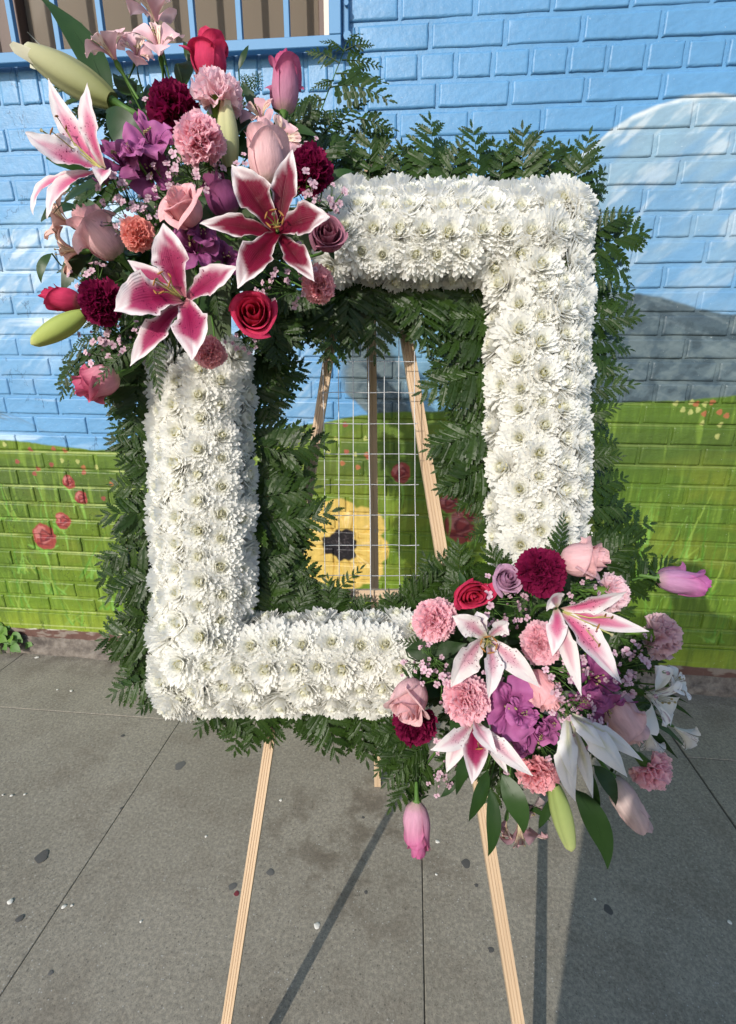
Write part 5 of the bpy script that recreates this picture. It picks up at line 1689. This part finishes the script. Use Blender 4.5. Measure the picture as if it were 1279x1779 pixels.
# ------------------------------------------------------------------ filler sprigs with tiny waxflowers
def sprig_meshes(seed):
    g = random.Random(seed)
    st, fl = MB(), MB()
    for k in range(15):
        a, r_ = g.uniform(0, 6.28), math.sqrt(g.random())
        p = Vector((r_ * math.cos(a), r_ * math.sin(a), g.uniform(-.25, .35)))
        st.tube([Vector((0, 0, -1.3)), Vector((p.x * .35, p.y * .35, -.6)), p], [.03, .022, .014], n=4, cap=False)
        for q in range(3):
            t = g.uniform(.3, .9)
            o = p * t + Vector((0, 0, -.8 * (1 - t)))
            d = Vector((g.uniform(-1, 1), g.uniform(-1, 1), g.uniform(0, 1))).normalized() * .22
            st.add([o, o + d * .5 + Vector((.018, 0, 0)), o + d, o + d * .5 - Vector((.018, 0, 0))], [(0, 1, 2, 3)])
        s = g.uniform(.13, .19)
        tone = g.uniform(.75, 1.05)
        if g.random() < .65:
            nn = Vector((p.x * .6, p.y * .6, 1)).normalized()
            x_ = nn.cross(Vector((0, 1, .1))).normalized()
            y_ = nn.cross(x_)
            for q in range(5):
                w = q * 1.2566 + g.random()
                d = x_ * math.cos(w) + y_ * math.sin(w)
                e = nn.cross(d)
                fl.add([p, p + d * s * .5 + e * s * .42 + nn * s * .2, p + d * s * .95 + e * s * .3 + nn * s * .25, p + d * s * 1.05 + nn * s * .2, p + d * s * .95 - e * s * .3 + nn * s * .25, p + d * s * .5 - e * s * .42 + nn * s * .2],
                       [(0, 1, 2, 3, 4, 5)], [(0.34 * tone, .12 * tone, .20 * tone)] + [(0.66 * tone, .46 * tone, .54 * tone)] * 5)
        else:
            n = 8
            rings = [(-.9, .35), (-.3, .95), (.3, .95), (.9, .4)]
            fl.tube([p + Vector((0, 0, s * .45 * a_)) for a_, _ in rings], [s * .45 * b_ for _, b_ in rings], (0.66 * tone, .42 * tone, .50 * tone), 7)
    return st.build('stem'), fl.build('blossoms')


SPRIGS = [sprig_meshes(k) for k in range(4)]
FILL = [(330, 288, 34, .545, 'below the round pink carnation'), (358, 302, 28, .55, 'left of the dusky mauve rosebud'), (212, 340, 32, .56, 'under the purple blooms at the left'), (206, 378, 26, .555, 'between the large blush rose and the salmon carnation'), (318, 272, 24, .56, 'right of the purple blooms at the top'),
        (535, 340, 32, .565, 'under the burgundy carnation beside the white bar'), (572, 350, 26, .575, 'on the corner of the white top bar'), (458, 496, 24, .57, 'above the coral red rose'), (494, 496, 30, .575, 'left of the dusty pink carnation'), (178, 572, 30, .59, 'under the lower burgundy carnation'), (190, 612, 30, .60, 'above the drooping pink-lavender rosebud'), (232, 588, 22, .595, 'left of the lowest petal of the speckled lily'),
        (866, 1042, 34, .575, 'between the red and the small lilac rose'), (868, 1092, 24, .57, 'above the soft pink lily'), (766, 1192, 30, .555, 'between the blush rose and the soft pink lily'), (722, 1160, 22, .58, 'at the end of the bottom white bar'), (982, 1186, 36, .53, 'between the pink rose and the right purple cluster'), (1108, 1166, 38, .575, 'above the white streaked bloom'), (968, 1218, 26, .535, 'under the pink rose'),
        (1000, 1236, 30, .535, 'on top of the white drooping lily'), (1030, 1268, 26, .54, 'beside the pale lilac-blush rose'), (772, 1352, 24, .60, 'above the hanging lavender rosebud'), (786, 1306, 24, .60, 'under the hanging white and pink lily'), (938, 1312, 26, .57, 'below the bright purple blooms'), (1062, 1150, 22, .57, 'right of the long speckled petal'), (1072, 1196, 20, .55, 'above the pale lilac-blush rose')]
FILL += [(300, 318, 30, .565, 'above the half open pink rose'), (404, 300, 26, .56, 'between the cream bud and the crimson lily'), (232, 345, 28, .57, 'left of the half open pink rose'), (262, 372, 24, .56, 'above the top petal of the speckled lily'), (150, 478, 26, .60, 'above the lower burgundy carnation'),
         (522, 455, 26, .575, 'between the crimson lily and the dusty pink carnation'), (420, 590, 22, .59, 'under the coral red rose'), (250, 205, 24, .60, 'above the upper purple bloom'), (526, 250, 24, .60, 'above the burgundy carnation by the white bar'), (905, 1062, 26, .58, 'under the burgundy carnation of the lower bouquet'),
         (1018, 1030, 24, .575, 'between the large blush rose and the long-petalled lily'), (870, 1180, 26, .555, 'above the bright purple blooms'), (1110, 1130, 26, .60, 'under the right tip of the long-petalled lily'), (890, 1320, 24, .575, 'between the hanging lily and the pink carnation'), (746, 1150, 24, .57, 'above the down-facing blush rose'), (1000, 1150, 24, .55, 'left of the speckled petal of the long lily')]
for k, (x, y, r_, z, where) in enumerate(FILL):
    st, fl = SPRIGS[k % 4]
    M_ = frame(at(x, y, z), dirv(random.uniform(-.3, .3), random.uniform(-.3, .3), 1), random.uniform(0, 6), r_ * 1.3 * z / FX)
    o = thing('waxflower_sprig', 'sprig of tiny pale pink waxflowers ' + where, 'sprig', M_)
    part('stem', st, o, M_STEM)
    part('blossoms', fl, o, M_PETAL)
    stem_back(o, .0007)

# ------------------------------------------------------------------ white chrysanthemums
def mum_meshes(seed):
    """double chrysanthemum, radius 1, about 150 cupped petals; and its yellow heart"""
    g = random.Random(seed)
    mb, ce = MB(), MB()
    white = np.array((0.968, 0.966, 0.930))
    cream = np.array((0.95, 0.94, 0.72))
    rings = ((-6, 19, 1.0), (6, 22, 1.0), (16, 22, .95), (27, 21, .86), (38, 19, .74), (49, 17, .60), (60, 13, .46), (70, 10, .35), (80, 6, .27))
    for r_, (el, num, ln) in enumerate(rings):
        for k in range(num):
            az = 2 * math.pi * (k + .5 * (r_ % 2) + g.uniform(-.28, .28)) / num
            e0 = math.radians(el + g.uniform(-4, 5))
            L = ln * g.uniform(.88, 1.08)
            w = (.108 if r_ < 4 else .088) * g.uniform(.85, 1.15)
            tw = g.uniform(-.18, .18)
            curl = math.radians(16 if r_ > 1 else 8) * g.uniform(.5, 1.5)
            d0 = Vector((math.cos(az), math.sin(az), 0))
            s0 = Vector((-math.sin(az), math.cos(az), 0))
            pos = Vector((0, 0, .03 * r_ + .0042 * r_ * r_ * (r_ > 3))) + d0 * .05
            rows, cols = [], []
            for i, t in enumerate((0, .30, .62, .90, 1.0)):
                e = e0 + curl * t
                dd = d0 * math.cos(e) + Vector((0, 0, math.sin(e)))
                if i:
                    pos = pos + dd * L * (t - tprev)
                tprev = t
                nn = Vector((0, 0, math.cos(e))) - d0 * math.sin(e)
                ss = s0 * math.cos(tw * t) + nn * math.sin(tw * t)
                ww = w * (.42, .76, 1.0, .82, .22)[i]
                cupd = .24 * ww
                rows.append([pos - ss * ww + nn * cupd, pos - nn * .1 * ww, pos + ss * ww + nn * cupd])
                yl = max(0, min(1, (r_ - 4.6) / 3.4)) * (1 - .60 * t) + .05 * (1 - t)
                c = white * (1 - yl) + cream * yl
                cols.append([c, c * np.array((.99, .99, .985)), c])
            mb.grid(np.array([[list(v) for v in rw] for rw in rows]), np.array(cols))
    for k in range(22):
        a, r_ = g.uniform(0, 6.28), .15 * math.sqrt(g.random())
        p = Vector((r_ * math.cos(a), r_ * math.sin(a), .34))
        q = p * 1.1 + Vector((0, 0, .30 + g.uniform(-.05, .05)))
        ce.tube([p, (p + q) / 2, q], [.025, .028, .012], (0.93, 0.89, 0.50), 4)
    return mb.build('chrysanthemum'), ce.build('flower_heart')


MUMS = [mum_meshes(k) for k in range(6)]
placed = []
ROWS = {}


def mum(px, py, z, axis, rpx, label, group):
    p = at(px, py, z)
    for o in placed:
        if (o - p).length < 0.0262:
            return
    placed.append(p)
    me, ce = random.choice(MUMS)
    ax = dirv(axis[0] + random.gauss(0, .11), axis[1] + random.gauss(0, .11), axis[2])
    o = thing('chrysanthemum', 'white chrysanthemum', 'chrysanthemum', frame(p - ax * .010, ax, random.uniform(0, 6.28), rpx * z / FX * random.uniform(.90, 1.10)), group, me, M_MUM)
    part('flower_heart', ce, o, M_PETAL)
    ROWS.setdefault(label[:2], []).append((label[2], o))


HALF, ZC, DEP = 69.0, 0.690, 0.048
BARS = (('top', 600, 962, 405, True), ('bottom', 322, 690, 1155, True), ('left', 640, 1190, 350, False), ('right', 372, 945, 938, False))
for name, a0, a1, c0, horiz in BARS:
    for row, ang in enumerate((0, 30, -30, 58, -58, 88, -88)):
        fi = math.radians(ang)
        off = HALF * math.sin(fi) * 1.0
        z = ZC - DEP * math.cos(fi) + (0.006 if abs(ang) > 60 else 0)
        step = 46
        k0 = a0 - (22 if abs(ang) > 30 else 0) + (step / 2 if row in (1, 2, 5, 6) else 0)
        k1 = a1 + (22 if abs(ang) > 30 else 0)
        n = int((k1 - k0) / step) + 1
        for k in range(n + 1):
            s = k0 + k * step + random.uniform(-6, 6)
            if s > k1 + 12:
                continue
            o_ = off + random.uniform(-4, 4)
            if horiz:
                x, y = s, c0 + o_
                axis = (0, -math.sin(fi) * .95, math.cos(fi) + .18)
                face = 'outer' if (ang < 0) == (name == 'top') and ang else ('inner' if ang else 'middle')
                if name == 'bottom' and ang:
                    face = 'outer' if ang > 0 else 'inner'
                # round the free corners
                if name == 'top' and s > 940:
                    axis = (axis[0] + .5, axis[1], axis[2])
                if name == 'bottom' and s < 345:
                    axis = (axis[0] - .5, axis[1], axis[2])
            else:
                x, y = c0 + o_, s
                axis = (math.sin(fi) * .95, 0, math.cos(fi) + .18)
                face = 'middle' if not ang else (('outer' if ang < 0 else 'inner') if name == 'left' else ('outer' if ang > 0 else 'inner'))
                if name == 'right' and s < 395:
                    axis = (axis[0], axis[1] + .5, axis[2])
                if name == 'left' and s > 1165:
                    axis = (axis[0], axis[1] - .5, axis[2])
            # keep out of the opening
            if 452 < x < 832 and 492 < y < 1070:
                continue
            lab = (name, ('outermost', 'outer', 'outer middle')[(88, 58, 30).index(abs(ang))] if face == 'outer' else (('innermost', 'inner', 'inner middle')[(88, 58, 30).index(abs(ang))] if ang else 'middle'), s)
            face = lab[1]
            mum(x, y, z + random.uniform(-.004, .003), axis, 43, lab, 'white chrysanthemums, %s row of the %s bar' % (face, name))

near = list(placed)
for (x, y, ax_, key) in ((1003, 338, (.6, .6, .8), ('top', 'corner', 1003)), (975, 352, (.2, .2, 1), ('top', 'corner', 975)), (1008, 372, (.7, .2, .8), ('top', 'corner', 1008)),
                         (292, 1226, (-.5, -.6, .8), ('bottom', 'corner', 292)), (288, 1180, (-.5, -.1, .9), ('bottom', 'corner', 288)), (318, 1205, (-.2, -.3, 1), ('bottom', 'corner', 318)), (300, 1140, (-.3, 0, 1), ('bottom', 'corner', 300))):
    placed.clear()
    mum(x, y, .660, ax_, 38, key, 'white chrysanthemums at the %s corner' % key[0])
for (name, row), mem in ROWS.items():
    mem.sort(key=lambda e: e[0])
    for k, (_, o) in enumerate(mem):
        o['label'] = 'white chrysanthemum, %s from the %s in the %s row of the %s bar' % (ORD[k], 'left' if name in ('top', 'bottom') else 'top', row, name)

# ------------------------------------------------------------------ floral foam inside the bouquets
for (x, y, rr, lab) in ((345, 390, 105, 'block of dark floral foam hidden inside the upper left bouquet'), (900, 1150, 95, 'block of dark floral foam hidden inside the lower right bouquet')):
    mb = MB()
    n, m_ = 10, 16
    P_ = np.zeros((n, m_ + 1, 3))
    for i in range(n):
        for k in range(m_ + 1):
            t, a = math.pi * i / (n - 1), 2 * math.pi * k / m_
            q = 1 + .06 * math.sin(3 * a + 2 * t)
            P_[i, k] = tuple((math.sin(t) * math.cos(a) * R + math.sin(t) * math.sin(a) * U) * rr * .66 / FX * q - F * math.cos(t) * .03)
    mb.grid(P_)
    thing('floral_foam', lab, 'foam block', Matrix.Translation(at(x, y, .685)), data=mb.build('floral_foam'), mat=M_FOAM)

# ------------------------------------------------------------------ weed at the foot of the wall
base = on_ground(22, 1124)
weed = thing('weed', 'leafy green weed growing at the foot of the wall at the left', 'weed', Matrix.Translation(base))
for k in range(64):
    p = Vector((random.uniform(-.22, .085), random.uniform(-.06, .0), 0))
    h = random.uniform(.02, .12) * (1 - max(0, p.x) * 6)
    a = random.uniform(-1.2, 1.2)
    L = random.uniform(.045, .08)
    p0 = p + Vector((0, 0, h))
    p1 = p0 + Vector((math.sin(a) * L, -random.uniform(.0, .035), random.uniform(-.02, .02)))
    mb = leaf_mesh('leaf', p0, p1, random.uniform(.026, .042), Vector((0, 0, .008)), (0.1, -.8, .6), .3, 8)
    mb.tube([Vector((p.x * .8, p.y, 0)), p0], .0012, n=4, cap=False)
    part('leaf', mb.build('leaf'), weed, M_STEM if k % 3 else M_BRIGHT)

# ------------------------------------------------------------------ spots and specks on the sidewalk
M_GUM = mat_plain('old_gum', (0.082, 0.079, 0.074), 0.85, 0, .5, 200)
M_GUM2 = mat_plain('grey_gum', (0.115, 0.112, 0.105), 0.85, 0, .5, 200)
M_SPECK = mat_plain('pale_speck', (0.62, 0.60, 0.54), 0.7)
M_REDSP = mat_plain('dried_red_petal', (0.16, 0.02, 0.03), 0.7)


def spot(px, py, w, h, name, label, cat, mat, seed, thick=.00025, group=None):
    p = on_ground(px, py, 0.001)
    g = random.Random(seed)
    d = (p - CAM).dot(F)
    rx = w * d / FX / 2 * .9
    ry = rx * g.uniform(.8, 1.15) if h is None else h * d / FX / 2 * 1.4
    mb = MB()
    n = 16
    ph = g.uniform(0, 6)
    ring = [(rx * math.cos(2 * math.pi * k / n) * (1 + .16 * math.sin(3 * 2 * math.pi * k / n + ph) + g.uniform(-.06, .06)), ry * math.sin(2 * math.pi * k / n) * (1 + .14 * math.sin(2 * 2 * math.pi * k / n + ph)), 0) for k in range(n)]
    vs = ring + [(x * .8, y * .8, thick) for x, y, _ in ring] + [(0, 0, thick * 1.2)]
    fs = [(k, (k + 1) % n, n + (k + 1) % n, n + k) for k in range(n)] + [(n + k, n + (k + 1) % n, 2 * n) for k in range(n)]
    mb.add(vs, fs)
    M_ = Matrix.Translation(p) @ Matrix.Rotation(g.uniform(-.5, .5), 4, 'Z')
    return thing(name, label, cat, M_, group, mb.build(name), mat)


GUM = [(73, 1488, 22, M_GUM, 'dark gum spot at the far left of the sidewalk'), (34, 1596, 14, M_GUM, 'small dark gum spot low at the left edge'), (313, 1330, 18, M_GUM2, 'grey gum spot left of the top of the left easel leg'), (470, 1515, 15, M_GUM2, 'grey-green gum spot right of the left easel leg'),
       (404, 1540, 16, M_GUM2, 'grey gum spot touching the left easel leg'), (810, 1500, 17, M_GUM, 'round dark gum spot left of the right easel leg'), (1057, 1580, 16, M_GUM, 'dark gum spot in the shade at the right'), (853, 1650, 12, M_GUM, 'small black gum spot beside the right easel leg'), (828, 1538, 8, M_GUM, 'tiny black gum spot above the one beside the right leg'),
       (88, 1690, 10, M_GUM2, 'faint gum spot near the bottom left joint'), (631, 1420, 6, M_GUM, 'tiny dark gum spot between the easel legs'), (213, 1278, 7, M_GUM, 'tiny dark gum spot just below the cross joint'), (636, 1550, 7, M_GUM, 'tiny dark gum spot on the leg shadow'), (211, 1404, 6, M_GUM, 'tiny dark speck of gum on the long joint')]
for k, (x, y, w, m, lab) in enumerate(GUM):
    spot(x, y, w, None, 'gum_spot', lab, 'gum spot', m, k)
spot(411, 1552, 10, None, 'petal_scrap', 'dried red petal scrap beside the left easel leg', 'petal', M_REDSP, 77)
for k, (x, y, w) in enumerate([(64, 1142, 8), (18, 1566, 11), (111, 1575, 9), (125, 1573, 5), (358, 1453, 5), (488, 1390, 6), (551, 1608, 12), (43, 1380, 5), (20, 1382, 6), (5, 1381, 4), (245, 1601, 5), (100, 1198, 4), (124, 1200, 6), (760, 1462, 8), (758, 1519, 5), (1268, 1602, 8), (1034, 1562, 5)]):
    spot(x, y, w, w * .6, 'pale_fleck', 'small pale fleck lying on the gray sidewalk', 'fleck', M_SPECK, 100 + k, .001, 'pale flecks on the sidewalk')

# ------------------------------------------------------------------ the person taking the picture, standing behind the camera
M_COAT = mat_plain('dark_coat', (0.05, 0.055, 0.07), 0.85)
PX, PY = 0.215, -0.30
GROW = 1.0
joints = [(0, 0, .95, .19, .14), (0, 0, 1.18, .20, .13), (0, 0.01, 1.36, .20, .11), (0, .01, 1.44, .07, .07), (0, .07, 1.46, .055, .06), (0, .14, 1.50, .085, .10), (0, .17, 1.57, .06, .07),
          (-.21, 0, 1.34, .06, .06), (-.26, .06, 1.12, .05, .05), (-.14, .20, 1.17, .04, .04), (-.08, .235, 1.19, .04, .025),
          (.21, 0, 1.34, .06, .06), (.28, .05, 1.11, .05, .05), (.18, .20, 1.17, .04, .04), (.12, .235, 1.19, .04, .025),
          (-.10, 0, .86, .13, .13), (-.12, 0, .48, .11, .11), (-.11, 0, .09, .06, .07), (-.11, .12, .04, .045, .035),
          (.10, 0, .86, .13, .13), (.12, 0, .48, .11, .11), (.11, 0, .09, .06, .07), (.11, .12, .04, .045, .035)]
edges = [(0, 1), (1, 2), (2, 3), (3, 4), (4, 5), (5, 6), (2, 7), (7, 8), (8, 9), (9, 10), (2, 11), (11, 12), (12, 13), (13, 14), (0, 15), (15, 16), (16, 17), (17, 18), (0, 19), (19, 20), (20, 21), (21, 22)]
me = bpy.data.meshes.new('person')
me.from_pydata([(x * 1.15, y, z * GROW) for x, y, z, _, _ in joints], edges, [])
person = thing('person', 'person in a dark coat standing behind the camera, arms raised', 'person', Matrix.Translation((PX, PY, 0)), data=me, mat=M_COAT)
sk = person.modifiers.new('skin', 'SKIN')
for v, (_, _, _, a, c) in zip(me.skin_vertices[0].data, joints):
    v.radius = (a, c)
me.skin_vertices[0].data[0].use_root = True
sub = person.modifiers.new('smooth', 'SUBSURF')
sub.levels = sub.render_levels = 2
mb = MB()
n = 28
rings = ((.30, .28, .17), (.64, .275, .165), (1.02, .255, .15), (1.30, .25, .14))
P_ = np.zeros((4, n + 1, 3))
for i, (z, a, c) in enumerate(rings):
    for k in range(n + 1):
        w = 2 * math.pi * k / n
        P_[i, k] = (a * math.cos(w) * (1 + .03 * math.sin(7 * w)), c * math.sin(w), z)
mb.grid(P_)
part('coat', mb.build('coat'), person, M_COAT)
